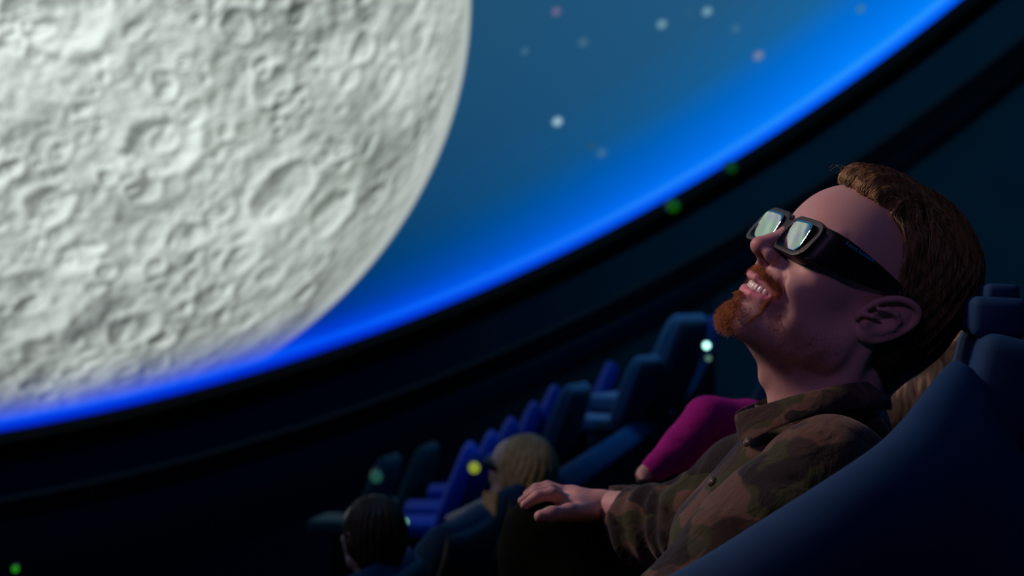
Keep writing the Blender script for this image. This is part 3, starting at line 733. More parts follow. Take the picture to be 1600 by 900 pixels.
# far leaf of the collar and the inner stand, dark against the neck
fl_t = [P(1143, 646, 1.64), P(1160, 636, 1.68), P(1180, 628, 1.71), P(1192, 626, 1.735)]
fl_b = [P(1150, 662, 1.64), P(1166, 655, 1.675), P(1184, 650, 1.70), P(1196, 650, 1.72)]
strip('collar', [fl_t, fl_b], M_camo, shirt, .003)
ns = []
for row_dz, rad in ((.012, .064), (-.018, .070)):
    ctr = P(1274, 628, 1.67); ax_ = np.array([.22, 0, -1.0]); ax_ /= np.linalg.norm(ax_); u_ = np.cross(ax_, [0, 1, 0]); u_ /= np.linalg.norm(u_); v_ = np.cross(ax_, u_)
    ns.append([ctr - ax_ * row_dz + rad * (math.cos(t_) * u_ + math.sin(t_) * v_) for t_ in np.linspace(0, 2 * math.pi, 28)])
strip('collar_stand', ns, M_camo, shirt, .002)
# placket edge and buttons down the front
pl_ = [P(*a) for a in [(1152, 668, 1.60), (1140, 700, 1.595), (1128, 735, 1.59), (1108, 768, 1.58), (1084, 800, 1.57), (1066, 840, 1.56), (1052, 880, 1.55), (1036, 925, 1.55)]]
# shoulder-pocket flap seam
M_btn = plain('button_horn', lin(70, 60, 45), .4)
for px_, py_, d_ in [(1168, 690, 1.575), (1112, 752, 1.575)]:
    bmx = bmesh.new(); bmesh.ops.create_cone(bmx, cap_ends=True, segments=20, radius1=.006, radius2=.0055, depth=.003)
    bmesh.ops.bevel(bmx, geom=bmx.edges[:], offset=.0006, segments=2, affect='EDGES')
    rot = Vector((-.75, -.35, .55)).to_track_quat('Z', 'Y').to_matrix().to_4x4(); bmesh.ops.transform(bmx, matrix=Matrix.Translation(Vector(P(px_, py_, d_)) - Vector(man.location)) @ rot, verts=bmx.verts)
    o_ = bm_obj('button', bmx, M_btn, shirt)

# ---- trousers
M_trou = fabric('green_trouser_cloth', lin(4, 9, 5), lin(7, 13, 7), 30, .9, .2, 700, 0.0); M_trou.node_tree.nodes['Principled BSDF'].inputs['Specular IOR Level'].default_value = .04
tg = Sdf((-.22, 1.35, -.98), (.35, 2.30, -.24), .0075)
tg.chain([HIPR, KNR + np.array([.02, 0, -.01]), KNR], [.10, .072, .068], .04); tg.chain([HIPL, KNL], [.10, .075], .04)
tg.chain([KNR, KNR + np.array([-.05, .02, -.42])], [.066, .055], .03); tg.chain([KNL, KNL + np.array([-.05, .02, -.42])], [.068, .055], .03)
tg.ell(T2W((0, .0, -.58)), (.16, .12, .12), .05, R=TB.T)
tg.d += (.005 * fbm(tg.grid() * np.array([9, 9, 22]), 3)).astype(np.float32)
tp_, tq_, tt_ = tg.mesh(); mesh_obj('trousers', tp_, (tq_, tt_), M_trou, man)

# ---- wristwatch on the far wrist (a grey blur above the cuff)
# ================================================================ 3D GLASSES
def G2W(p):
    p = np.array(p, float); p[..., 2] = p[..., 2] - .0052 - .082 * p[..., 0]; return H2W(p)
GL = empty('3d_glasses', tuple(G2W((0, .11, .02))), 'black 3D glasses with mirror-bright lenses worn by the bearded man', 'glasses')
M_frame = plain('glasses_plastic', lin(30, 42, 41), .42, .5)
M_temple = plain('temple_plastic', lin(15, 17, 17), .45, .45)
def rbox(x, z, hx, hz, r):
    qx = np.abs(x) - (hx - r); qz = np.abs(z) - (hz - r)
    return np.sqrt(np.maximum(qx, 0) ** 2 + np.maximum(qz, 0) ** 2) + np.minimum(np.maximum(qx, qz), 0) - r
CXL, CZL = .0335, .0185
fg = Sdf((-.084, .062, -.016), (.084, .124, .056), .00072)
X_, Y_, Z_ = fg.ax[0][:, None, None], fg.ax[1][None, :, None], fg.ax[2][None, None, :]
GY = -.0080
ycen = GY + .1165 - 1.2 * np.maximum(np.abs(X_) - .012, 0) ** 2 - .06 * (Z_ - .02)   # wrap and rake of the front
axx = np.abs(X_)
o2 = rbox(axx - CXL - .0012, Z_ - CZL - .0010, .0325, .0220 + .02 * (axx - CXL), .0165)
br = rbox(X_, Z_ - .024, .014, .0085, .004)
o2 = np.minimum(o2, br)
inn = rbox(axx - CXL, Z_ - CZL, .0242, .0160 + .015 * (axx - CXL), .0098)
thk = np.abs(Y_ - ycen + .0045) - .0075
inn = inn - .5 * np.clip(Y_ - (ycen - .001), 0, .01)
front_ = np.maximum(np.maximum(o2, thk), -inn)
# chamfered front lip round each lens
fg.d = front_.astype(np.float32) - .0009
fV, fQ, fT = fg.mesh(); mesh_obj('frame', G2W(fV), (fQ, fT), M_frame, GL)
# temples
def temple(s):
    rows = []
    for (y, zt_, zb, xo, th_) in [(.112, .0405, .000, .0640, .004), (.104, .0425, .002, .0690, .0045), (.092, .0440, .0055, .0735, .0042), (.075, .0450, .0095, .0765, .0036), (.055, .0455, .0150, .0785, .0030), (.035, .0455, .0205, .0800, .0026), (.015, .0450, .0275, .0812, .0024), (-.002, .0440, .0330, .0822, .0022), (-.018, .0415, .0335, .0825, .0020), (-.034, .0340, .0270, .0815, .0020), (-.046, .0220, .0160, .0795, .0018)]:
        hz = (zt_ - zb) / 2; cz = (zt_ + zb) / 2; an = np.arange(20) * 2 * np.pi / 20
        lx = np.sign(np.cos(an)) * np.abs(np.cos(an)) ** .6 * th_; lz = np.sign(np.sin(an)) * np.abs(np.sin(an)) ** .45 * hz
        y = y - .008 * sstep(-.0, .09, y); rows.append(np.stack([s * (xo + lx), np.full(20, y), cz + lz], 1) if s > 0 else np.stack([s * (xo + lx), np.full(20, y), cz + lz], 1)[::-1])
    V, F = loft(rows); return mesh_obj('temple', G2W(V), F, M_temple, GL)
temL = temple(-1); temR = temple(1)
# mirrored lenses: gently domed, tilted so the mirror catches the projected moon
mL, N, L, b = new_mat('mirror_lens')
tc = N.new('ShaderNodeTexCoord'); nz = N.new('ShaderNodeTexNoise'); nz.inputs['Scale'].default_value = 26; nz.inputs['Detail'].default_value = 1.5
mp = N.new('ShaderNodeMapping'); mp.inputs['Rotation'].default_value = (0, .6, .4); mp.inputs['Scale'].default_value = (2.6, .7, 1); L.new(tc.outputs['Object'], mp.inputs[0]); L.new(mp.outputs[0], nz.inputs['Vector'])
cr_ = N.new('ShaderNodeValToRGB'); e = cr_.color_ramp.elements; e[0].position = .36; e[0].color = (.74, 1.0, .78, 1); e[1].position = .62; e[1].color = (1, 1, .93, 1); ne = e.new(.47); ne.color = (.84, .80, 1.0, 1); ne = e.new(.53); ne.color = (.93, 1.0, .9, 1)
L.new(nz.outputs[0], cr_.inputs[0]); L.new(cr_.outputs[0], b.inputs['Base Color']); b.inputs['Metallic'].default_value = 1; b.inputs['Roughness'].default_value = .04
LENS_N = None
def aim_normal(pos, want_dir):
    v = pos / np.linalg.norm(pos); n = want_dir - v; return n / np.linalg.norm(n)
for s in (-1, 1):
    cw = G2W((s * CXL, .1124 - 1.2 * (CXL - .012) ** 2, CZL))
    tgt = MA + .52 * (np.array([-.494, .79, .40]) - MA); tgt = DC + R_D * tgt / np.linalg.norm(tgt)
    wd_ = tgt - cw; wd_ /= np.linalg.norm(wd_); nn = aim_normal(cw, wd_); nl = HB.T @ nn
    if s == -1: print('lens tilt deg', math.degrees(math.acos(nl[1])), nl)
    sx_ = -nl[0] / nl[1] ; sz_ = -nl[2] / nl[1]
    V = [(s * CXL, .1124 - 1.2 * (CXL - .012) ** 2, CZL)]; n1, n2 = 8, 44
    for i in range(1, n1 + 1):
        f_ = i / n1
        for j in range(n2):
            t_ = 2 * math.pi * j / n2; cxx = math.copysign(abs(math.cos(t_)) ** .45, math.cos(t_)) * .0258 * f_; czz = math.copysign(abs(math.sin(t_)) ** .45, math.sin(t_)) * .0176 * f_
            yy = sx_ * cxx + sz_ * czz - (cxx ** 2 + czz ** 2) * .15
            V.append((s * CXL + cxx, .1124 - 1.2 * (CXL - .012) ** 2 + yy, CZL + czz + .015 * s * cxx))
    F = [(0, 1 + (j + 1) % n2, 1 + j) for j in range(n2)] + [(1 + i * n2 + j, 1 + i * n2 + (j + 1) % n2, 1 + (i + 1) * n2 + (j + 1) % n2, 1 + (i + 1) * n2 + j) for i in range(n1 - 1) for j in range(n2)]
    lo_ = mesh_obj('lens', G2W(np.array(V)), F, mL, GL)
    sm = lo_.modifiers.new('solid', 'SOLIDIFY'); sm.thickness = .0012; lo_.data.materials.append(M_black); sm.material_offset_rim = 1
# printed name on the near temple
fc = bpy.data.curves.new('lettering', 'FONT'); fc.body = 'Xenco Lumaxis'; fc.size = .0060; fc.extrude = .00012; fc.align_x = 'LEFT'; fc.space_character = 1.0
ft_ = bpy.data.objects.new('tmp', fc); C.objects.link(ft_); bpy.context.view_layer.update()
me_ = bpy.data.meshes.new_from_object(ft_.evaluated_get(bpy.context.evaluated_depsgraph_get())); bpy.data.objects.remove(ft_)
fo = bpy.data.objects.new('lettering', me_); C.objects.link(fo)
R3 = Matrix([list(v) for v in np.stack([-HF * .9996 , HU, HL], 1)]).to_3x3()
M4 = R3.to_4x4(); a0 = G2W((-.0778, .0860, .0372)); M4.translation = Vector(a0) - Vector(GL.location)
# follow the temple surface: it runs outwards towards the ear
M4 = M4 @ Matrix.Rotation(math.radians(-6), 4, 'Y')
M4 = Matrix.Translation(Vector(HL) * .0012) @ M4 @ Matrix.Rotation(math.radians(8.0), 4, 'Z')
M_print = plain('blue_print', lin(40, 210, 255), .5); M_print.node_tree.nodes['Principled BSDF'].inputs['Roughness'].default_value = .4
me_.materials.clear(); me_.materials.append(M_print); fo.parent = GL; fo.matrix_local = M4
fo.name = 'lettering'
# ================================================================ SEATING
ROWD = np.array([.226, 1.0, 0]); ROWN = ROWD / np.linalg.norm(ROWD)           # rows run this way, seats face left
YAW = math.atan2(.975, .22) - 0.0
def seat_profile():
    # side view (y forward, z up), from the seat hinge to the top, as centre + half thickness + half width
    return [(-.165, .40, .050, .245), (-.205, .50, .060, .262), (-.255, .62, .062, .268), (-.310, .76, .060, .266), (-.352, .88, .055, .255), (-.378, .965, .048, .235), (-.390, 1.005, .034, .215), (-.393, 1.022, .014, .19)]
def make_seat(name, label, mat, group=None, arms=True, shell=None):
    shell = shell or M_shell
    root = empty(name, (0, 0, 0), label, 'seat', group)
    rows = []
    an = np.arange(28) * 2 * np.pi / 28
    for (y, z, ht, hw) in seat_profile():
        lx = np.sign(np.cos(an)) * np.abs(np.cos(an)) ** .35 * hw; ly = np.sign(np.sin(an)) * np.abs(np.sin(an)) ** .6 * ht
        ly = ly + .10 * (np.abs(lx) / .26) ** 3 * .35                       # wings curl forward
        rows.append(np.stack([lx, y + ly * .95, z + ly * .30], 1))
    V, F = loft(rows); o = mesh_obj('backrest', V, F, mat, root)
    rows = []
    for (y, z, ht, hw) in seat_profile():
        lx = np.sign(np.cos(an)) * np.abs(np.cos(an)) ** .35 * (hw + .008); ly = np.sign(np.sin(an)) * np.abs(np.sin(an)) ** .6 * .018
        ly = ly + .10 * (np.abs(lx) / .26) ** 3 * .35
        rows.append(np.stack([lx, y - ht * .95 + ly * .95, z - ht * .3 - .012 + ly * .30], 1))
    V, F = loft(rows); mesh_obj('back_shell', V, F, shell, root)
    bm_obj('seat_cushion', bevel_box((-.245, -.19, .36), (.245, .30, .475), .035, 4), mat, root)
    bm_obj('pedestal', bevel_box((-.20, -.14, .0), (.20, .10, .37), .015, 2), M_shell, root)
    if arms:
        for s in (-1, 1):
            a = bm_obj('armrest', bevel_box((s * .30 - .028, -.24, .58), (s * .30 + .028, .20, .635), .018, 3), M_shell, root)
            bm_obj('support', bevel_box((s * .30 - .020, -.16, .02), (s * .30 + .020, .06, .59), .01, 2), M_shell, a)
    return root
def dup(root, loc, yaw, label=None, group=None, scale=1.0):
    r = root.copy(); C.objects.link(r); r.location = loc; r.rotation_euler = (0, 0, yaw); r.scale = (scale,) * 3
    if label: r['label'] = label
    if group: r['group'] = group
    for ch in list(root.children):
        c = ch.copy(); C.objects.link(c); c.parent = r
        for g_ in ch.children:
            e_ = g_.copy(); C.objects.link(e_); e_.parent = c
    return r
SY = math.atan2(.22, -.975) - math.pi / 2                                       # forward (+y) -> (-.975,.22)
FA, FB, FC_ = -1.07, -1.575, -2.05
seat0 = make_seat('theatre_seat', 'navy theatre seat back seen from behind, at the bottom edge of the row in front', M_seat)
def rowpos(x0, d, z): return (x0 + .226 * d, d, z)
rowB = [(3.15, 'navy seat back directly below the dark-haired head'), (3.80, 'navy seat back left of the fair-haired woman in the row in front'), (4.45, 'navy seat back in front of which the fair-haired woman leans'),
        ]
ROWLAB = ['navy seat back right above the resting hand, second right of the fair-haired woman', 'navy seat back between the resting hand and the magenta sleeve', 'navy seat back above the cuff of the magenta sleeve, fourth from the woman', 'navy seat back below the smaller fin-shaped seat, fifth right of the fair-haired woman', 'last navy seat back of the row in front, under the tall fin-shaped seat']
first = True
for (d, lab) in [(2.50, 'navy seat back seen from behind, at the bottom edge of the row in front')] + rowB:
    # seat top (local y -.39, z 1.02) should lie on the row line
    x0 = -1.0 + .226 * d - .975 * .36
    zt_ = -.565
    loc = (x0, d + .22 * .36, zt_ - 1.02)
    g_ = None
    if lab is None: lab = ROWLAB.pop(0); g_ = 'empty seats of the row in front'
    if first: seat0.location = loc; seat0.rotation_euler = (0, 0, SY); seat0['label'] = lab; first = False
    else: dup(seat0, loc, SY, lab, g_)
# the far block: seats in blue light, their edges climbing like stairs
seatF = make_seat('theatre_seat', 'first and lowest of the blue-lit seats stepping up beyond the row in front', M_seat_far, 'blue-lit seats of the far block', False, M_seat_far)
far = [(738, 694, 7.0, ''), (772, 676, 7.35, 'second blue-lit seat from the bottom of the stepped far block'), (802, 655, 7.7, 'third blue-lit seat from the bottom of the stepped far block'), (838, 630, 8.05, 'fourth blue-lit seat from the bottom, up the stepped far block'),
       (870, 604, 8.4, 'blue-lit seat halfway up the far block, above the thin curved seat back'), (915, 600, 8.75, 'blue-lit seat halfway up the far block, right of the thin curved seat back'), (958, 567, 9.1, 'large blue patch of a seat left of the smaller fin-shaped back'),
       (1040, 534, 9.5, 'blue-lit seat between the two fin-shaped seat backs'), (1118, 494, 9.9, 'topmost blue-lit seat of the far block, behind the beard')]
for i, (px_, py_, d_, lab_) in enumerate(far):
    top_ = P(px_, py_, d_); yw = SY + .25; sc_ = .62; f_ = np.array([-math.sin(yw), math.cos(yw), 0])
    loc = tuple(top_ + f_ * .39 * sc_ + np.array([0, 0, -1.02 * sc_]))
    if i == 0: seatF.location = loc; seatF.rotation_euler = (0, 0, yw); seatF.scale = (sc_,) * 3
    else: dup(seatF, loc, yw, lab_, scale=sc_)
M_grey = fabric('grey_blue_fabric', lin(105, 92, 112), lin(125, 110, 130), 18, .85)
seatG = make_seat('theatre_seat', 'tall grey-blue seat back shaped like a fin, left of the white-green lamp', M_grey, None, False, M_grey)
for k, (px_, py_, d_, yw, sc_, lab) in enumerate([(1080, 492, 6.4, SY - .35, .62, None), (1014, 556, 6.2, SY - .30, .46, 'smaller curved grey-blue seat back left of the tall fin-shaped one'),
                                (905, 600, 5.9, SY - .15, .50, 'thin curved grey-blue seat back above the empty middle of the row in front')]):
    top_ = P(px_, py_, d_); f_ = np.array([-math.sin(yw), math.cos(yw), 0])
    loc = tuple(top_ + f_ * .39 * sc_ + np.array([0, 0, -1.02 * sc_]))
    if k == 0: seatG.location = loc; seatG.rotation_euler = (0, 0, yw); seatG.scale = (sc_,) * 3
    else: dup(seatG, loc, yw, lab, None, sc_)
seatN = make_seat('theatre_seat', "wide navy seat back behind the bearded man's chin and throat", M_seat, None, False, M_seat)
seatN.location = tuple(P(1200, 552, 4.4) + np.array([-.0, .1, -1.02])); seatN.rotation_euler = (0, 0, SY - .9)
# low padded barrier sweeping up behind the empty seats of the row in front
bl = [(868, 742, 4.90), (890, 728, 5.1), (930, 702, 5.5), (985, 666, 6.1), (1035, 625, 6.8), (1070, 590, 7.4), (1092, 552, 7.9), (1108, 515, 8.2)]
bl = spline([P(*a) for a in bl], 30); rows = []
for i in range(len(bl)):
    u_ = bl[min(i + 1, len(bl) - 1)] - bl[max(i - 1, 0)]; u_[2] = 0; u_ /= np.linalg.norm(u_); s_ = np.array([u_[1], -u_[0], 0])
    rows.append([bl[i] + s_ * a * .42 + np.array([0, 0, b * .8]) for a, b in [(-.07, -.03), (-.055, -.005), (-.01, .0), (.05, -.020), (.10, -.045), (.118, -.065), (.112, -.082), (.05, -.085), (-.05, -.085), (-.072, -.06)]])
rows2 = []
for i in range(len(bl)):
    u_ = bl[min(i + 1, len(bl) - 1)] - bl[max(i - 1, 0)]; u_[2] = 0; u_ /= np.linalg.norm(u_); s_ = np.array([u_[1], -u_[0], 0])
    rows2.append([bl[i] + s_ * a * .38 + np.array([0, 0, b]) for a, b in [(-.05, -.07), (.09, -.07), (.09, -.75), (-.05, -.75)]])
V, F = loft(rows2); bar = mesh_obj('row_barrier', V, F, M_shell, None, False); V, F = loft(rows); mesh_obj('lit_top_pad', V, F, M_seat, bar); tag(bar, 'long padded navy barrier curving up from the fair-haired woman to the white-green lamp', 'barrier')  # black body for shade, navy top for light: both put into the materials
# ---- the man's own row: his wide padded seat
OWN = empty('recliner_seat', (0.62, 1.75, -1.0), 'large padded navy recliner seat with a headrest, holding the bearded man', 'seat')
edge = [(940, 945, 1.30), (1000, 905, 1.30), (1090, 857, 1.30), (1180, 800, 1.31), (1270, 745, 1.32), (1340, 700, 1.34), (1385, 668, 1.36), (1420, 628, 1.39), (1450, 588, 1.42), (1480, 552, 1.46), (1512, 524, 1.50)]
rows = []
for i, (ex, ey, ed) in enumerate(edge):
    ey = ey + 26 - .012 * max(0, ex - 1100) ; ex = ex + 12; c0_ = P(ex, ey, ed); j = min(i + 1, len(edge) - 1); k = max(i - 1, 0)
    t_ = P(*edge[j]) - P(*edge[k]); t_ /= np.linalg.norm(t_); back = np.cross([0, 1, 0], t_); back = back if back[0] > 0 else -back; back /= np.linalg.norm(back)
    r_ = .055 if i < 9 else .045; th_ = .34
    prof = []                                    # near bolster: rounded top edge, falling away to the side and back
    wd = np.array([0, 1.0, 0])
    pr = [(0.00 + .150, .085), (.0 + .085, .022), (.0 + .05, .004), (.0 + .02, .010), (.0, .035), (-.006, .075), (.0, .12), (.012, .20), (.012, th_), (.09, th_ + .02), (.16, th_), (.16, .20)]
    for (wv, bv) in pr: prof.append(c0_ + wd * (wv - .02) + back * (bv - .008))
    rows.append(prof)
V, F = loft(rows); o = mesh_obj('side_bolster', V, F, M_seat, OWN)
sb = o.modifiers.new('sub', 'SUBSURF'); sb.levels = 2; sb.render_levels = 2
# main back pad under the man and the far bolster
def pad(name, pts, w0, w1, thick, dz, parent, mat):
    rows = []
    for i, (ex, ey, ed) in enumerate(pts):
        c_ = P(ex, ey, ed); j = min(i + 1, len(pts) - 1); k = max(i - 1, 0); t_ = P(*pts[j]) - P(*pts[k]); t_ /= np.linalg.norm(t_)
        back = np.cross([0, 1, 0], t_); back = back if back[0] > 0 else -back; back /= np.linalg.norm(back)
        an = np.arange(24) * 2 * np.pi / 24; cx = np.sign(np.cos(an)) * np.abs(np.cos(an)) ** .4 * (w1 - w0) / 2; cy = np.sign(np.sin(an)) * np.abs(np.sin(an)) ** .6 * thick / 2
        rows.append([c_ + ROWN * ((w0 + w1) / 2 + a) + back * (b + thick / 2) for a, b in zip(cx, cy)])
    V, F = loft(rows); return mesh_obj(name, V, F, mat, parent)
pad('backrest', [(1230, 985, 1.36), (1290, 905, 1.38), (1370, 815, 1.40), (1440, 745, 1.43), (1490, 690, 1.46), (1530, 640, 1.49)], .10, .62, .13, 0, OWN, M_seat)
# headrest: block and cap with the seam between
pw_ = Vector(OWN.location)
def own_box(name, lo, hi, bev, parent, tilt=0.0):
    c_ = Vector(((lo[0] + hi[0]) / 2, (lo[1] + hi[1]) / 2, (lo[2] + hi[2]) / 2)); bmx = bevel_box(Vector(lo) - c_, Vector(hi) - c_, bev, 4)
    bmesh.ops.transform(bmx, matrix=Matrix.Translation(c_ - pw_) @ Matrix.Rotation(-.225, 4, 'Z') @ Matrix.Rotation(tilt, 4, 'Y'), verts=bmx.verts); return bm_obj(name, bmx, M_seat, parent)
hb = own_box('headrest', (.482, 1.50, -.050), (.536, 1.78, -.009), .010, OWN, .05)
own_box('headrest_cap', (.496, 1.51, -.014), (.528, 1.76, .004), .006, hb, .05)
own_box('shoulder_pad', (.472, 1.46, -.170), (.540, 1.80, -.047), .018, OWN, .25)
pedb = bevel_box((-.02, -.30, .02), (.30, .36, .46), .03, 3); bm_obj('seat_base', pedb, M_shell, OWN)
# ---- neighbour seat beyond, holding the person in magenta
dup(seat0, (0.46, 2.62, -1.22), SY, 'navy seat holding the person in magenta, mostly hidden behind the bearded man')
# ================================================================ OTHER PEOPLE
def rot_head(scale, yaw, pitch, loc, roll=0):
    Rz = Matrix.Rotation(yaw, 3, 'Z') @ Matrix.Rotation(pitch, 3, 'X') @ Matrix.Rotation(roll, 3, 'Y'); A_ = np.array(Rz) * scale
    return lambda p: np.asarray(p) @ A_.T + np.array(loc)
hd2 = None
def sculpt2():
    global hd2
    if hd2 is None:
        g_ = sculpt_head(.0032, smile=False, neck_to=np.array([0, -.045, -.17])); hd2 = g_.mesh()
    return hd2
def person_mesh(sdf_parts, T, lo, hi, vox=.008):
    g_ = Sdf(lo, hi, vox); sdf_parts(g_); return g_.mesh()
# -- fair-haired woman in the row in front
def fair_hair(T, extra=None, name='hair', parent=None, mat=None, seed=1, long=True):
    g_ = Sdf((-.13, -.17, -.24), (.13, .13, .19), .0035)
    g_.ell((0, -.022, .052), (.088, .106, .096), 0)
    g_.ell((0, -.050, .0), (.084, .075, .09), .03)
    if long: g_.cap((0, -.060, -.04), (.0, -.055, -.20), .070, .055, .04)
    if extra: extra(g_)
    for s in (-1, 1): g_.cap((s * .070, .010, .05), (s * .072, -.015, -.10 if long else -.02), .020, .018, .015)
    g_.ell((0, .085, -.005), (.064, .075, .075), .008, op='sub')
    G_ = g_.grid(); an_ = np.arctan2(G_[..., 0], G_[..., 1] + .03)
    g_.d += (.0030 * np.sin(an_ * 26 + 3 * fbm(G_ * 12 + seed, 2)) + .002 * fbm(G_ * 30, 2)).astype(np.float32)
    p_, q_, t_ = g_.mesh(); return mesh_obj(name, T(p_), (q_, t_), mat, parent)
M_blond = hair_mat('fair_hair', (.30, .20, .09, 1), (.62, .50, .30, 1))
M_darkhair = hair_mat('dark_hair', (.04, .02, .012, 1), (.13, .065, .035, 1))
M_white = fabric('white_cloth', lin(150, 160, 175), lin(180, 190, 205), 30, .9)
M_brown = fabric('brown_cloth', lin(60, 50, 44), lin(80, 66, 55), 30, .9)
M_ochre = fabric('ochre_cloth', lin(120, 80, 30), lin(150, 100, 40), 30, .9)
M_mag = fabric('magenta_knit', lin(150, 18, 118), lin(190, 34, 150), 60, .95, .6, 260, .5)
M_pale = fabric('pale_cloth', lin(70, 84, 84), lin(90, 104, 100), 30, .9)
def make_bystander(label, headc, d, yaw, pitch, scale, hairm, cloth, long, group=None, collar=None, seed=1, torso_dir=(-.42, .08, -1.0), skin=(.58, .36, .31), glasses=True):
    loc = P(headc[0], headc[1], d); T = rot_head(scale, yaw, pitch, loc)
    root = empty('person', tuple(loc + np.array([0, 0, -.75])), label, 'person', group)
    hp_, hq_, ht_ = sculpt2(); g_ = Sdf(loc - np.array([.42, .36, .75]), loc + np.array([.30, .36, -.02]), .011)
    nb_ = T(np.array([[0, -.045, -.17]]))[0]; td = np.array(torso_dir); td = td / np.linalg.norm(td); f_ = np.array([-math.sin(yaw), math.cos(yaw), 0]); l_ = np.array([math.cos(yaw), math.sin(yaw), 0])
    s_ = scale
    def bodyparts(g_, off):
        g_.cap(nb_ + td * .06 * s_ - l_ * .13 * s_, nb_ + td * .06 * s_ + l_ * .13 * s_, .055 * s_ + off, .055 * s_ + off, .02)
        g_.cap(nb_ + td * .12 * s_, nb_ + td * .50 * s_, .115 * s_ + off, .12 * s_ + off, .05)
        for s in (-1, 1):
            sh = nb_ + td * .07 * s_ + l_ * s * .16 * s_; el = sh + td * .24 * s_ + f_ * .08; hn = el + f_ * .22 * s_ + td * .02
            g_.chain([sh, el, hn], [.048 * s_ + off, .04 * s_ + off, .030 * s_ + off], .02)
    g_.cap(T(np.array([[0, -.03, -.06]]))[0], nb_ + td * .08, .05 * s_, .055 * s_, .02); bodyparts(g_, -.012)
    for s in (-1, 1):
        sh = nb_ + td * .07 * s_ + l_ * s * .16 * s_; el = sh + td * .24 * s_ + f_ * .08; hn = el + f_ * .22 * s_ + td * .02; g_.cap(hn, hn + f_ * .06, .026, .018, .01)
    b_ = g_.mesh(); V_, Q_, T_2 = merge([(T(hp_), hq_, ht_), b_]); o = mesh_obj('body', V_, (Q_, T_2), M_skin, root)
    c_ = np.tile(np.array(skin), (len(V_), 1)); c_[:len(hp_)] = head_tint(hp_, skin, False); attr(o, 'tint', c_)
    g2 = Sdf(loc - np.array([.42, .36, .75]), loc + np.array([.30, .36, -.05]), .009); bodyparts(g2, .004); G2 = g2.grid(); g2.d += (.005 * fbm(G2 * 14 + seed, 3)).astype(np.float32)
    p_, q_, t_ = g2.mesh(); to = mesh_obj('top', p_, (q_, t_), cloth, root)
    fair_hair(T, None, 'hair', root, hairm, seed, long)
    if glasses:
        bmx = bevel_box((-.074, .020, .002), (.074, .108, .036), .012, 3)
        for v in bmx.verts:
            q2 = T(np.array([list(v.co)]))[0] - np.array(root.location); v.co = Vector(q2)
        gl = bm_obj('dark_glasses', bmx, M_black, root)
    return root, T
b1, T1 = make_bystander('fair-haired woman in a white collar seated in the row in front, seen from behind', (812, 745), 4.50, SY - .50, .25, .90, M_blond, M_brown, True, seed=3)
# white collar across her shoulders
strip('collar', [[P(*a) for a in [(688, 808, 4.30), (715, 797, 4.30), (745, 782, 4.32), (768, 770, 4.34)]], [P(*a) for a in [(700, 818, 4.29), (722, 808, 4.29), (750, 794, 4.31), (772, 782, 4.33)]]], M_white, b1, .01)
# a loose lock falling over the seat
lk = [[P(px_ + k * 3, py_, 4.06 - .01 * k) for px_, py_ in [(768, 768), (766, 790), (763, 815), (762, 838), (766, 850)]] for k in range(-3, 4)]
V_, Q_, T_3 = tubes([spline(l_, 12) for l_ in lk], [.008] * len(lk), 6); o_ = mesh_obj('loose_lock', V_, (Q_, T_3), M_blond, b1); o_['kind'] = 'stuff'
b2, T2_ = make_bystander('dark-haired child in the row in front, low at the left, seen from behind', (580, 846), 3.20, SY - .75, .10, .68, M_darkhair, M_ochre, False, seed=8, glasses=False)
# -- the person in magenta in the next seat
loc3 = P(1432, 575, 2.45); T3 = rot_head(.98, SY + .1, .75, loc3)
b3 = empty('person', tuple(loc3 + np.array([-.1, 0, -.7])), 'fair-haired person in a magenta knitted top seated just beyond the bearded man', 'person')
hp_, hq_, ht_ = sculpt2(); nb3 = T3(np.array([[0, -.045, -.17]]))[0]
g_ = Sdf((-.05, 2.1, -.9), (.80, 2.8, -.05), .009)
g_.cap(T3(np.array([[0, -.03, -.06]]))[0], nb3, .05, .055, .02); g_.cap(nb3 + np.array([-.02, 0, -.05]), nb3 + np.array([-.16, 0, -.34]), .10, .11, .05)
armpts = [nb3 + np.array([-.02, -.10, -.08]), P(1165, 660, 2.40), P(1106, 656, 2.38), P(1060, 704, 2.36), P(1018, 734, 2.34)]
g_.chain(armpts, [.03, .026, .026, .020, .013], .02)
g_.chain([P(1018, 734, 2.34), P(1003, 740, 2.335)], [.013, .0115], .01)
for k_ in range(4): g_.chain([P(1004 - k_, 740 + k_ * 3, 2.325 + .009 * k_), P(997, 743 + k_ * 2, 2.322 + .010 * k_), P(994 + k_, 750 + k_, 2.32 + .010 * k_)], [.0062, .0055, .0045], .0015)
g_.chain([P(1012, 746, 2.325), P(1006, 752, 2.315), P(1001, 756, 2.31)], [.0065, .0058, .0048], .003)
b_ = g_.mesh(); V_, Q_, T_2 = merge([(T3(hp_), hq_, ht_), b_]); o = mesh_obj('body', V_, (Q_, T_2), M_skin, b3)
c_ = np.tile(np.array([.60, .38, .30]), (len(V_), 1)); c_[:len(hp_)] = head_tint(hp_, (.60, .38, .30), False); attr(o, 'tint', c_)
g2 = Sdf((-.05, 2.1, -.9), (.80, 2.8, -.05), .007)
g2.cap(nb3 + np.array([-.02, -.14, -.08]), nb3 + np.array([-.02, .14, -.08]), .07, .07, .02)
g2.cap(nb3 + np.array([-.01, 0, -.12]), P(1222, 790, 2.50), .095, .082, .03)
g2.chain(armpts, [.044, .037, .035, .030, .020], .010)
G2 = g2.grid(); g2.d += (.003 * fbm(G2 * 16, 3)).astype(np.float32); g2.cap(P(988, 750, 2.335), P(972, 762, 2.33), .024, .03, .002, 'sub')
p_, q_, t_ = g2.mesh(); mesh_obj('knitted_top', p_, (q_, t_), M_mag, b3)
def ex3(g_): pass
fair_hair(T3, None, 'hair', b3, M_blond, 5, True)
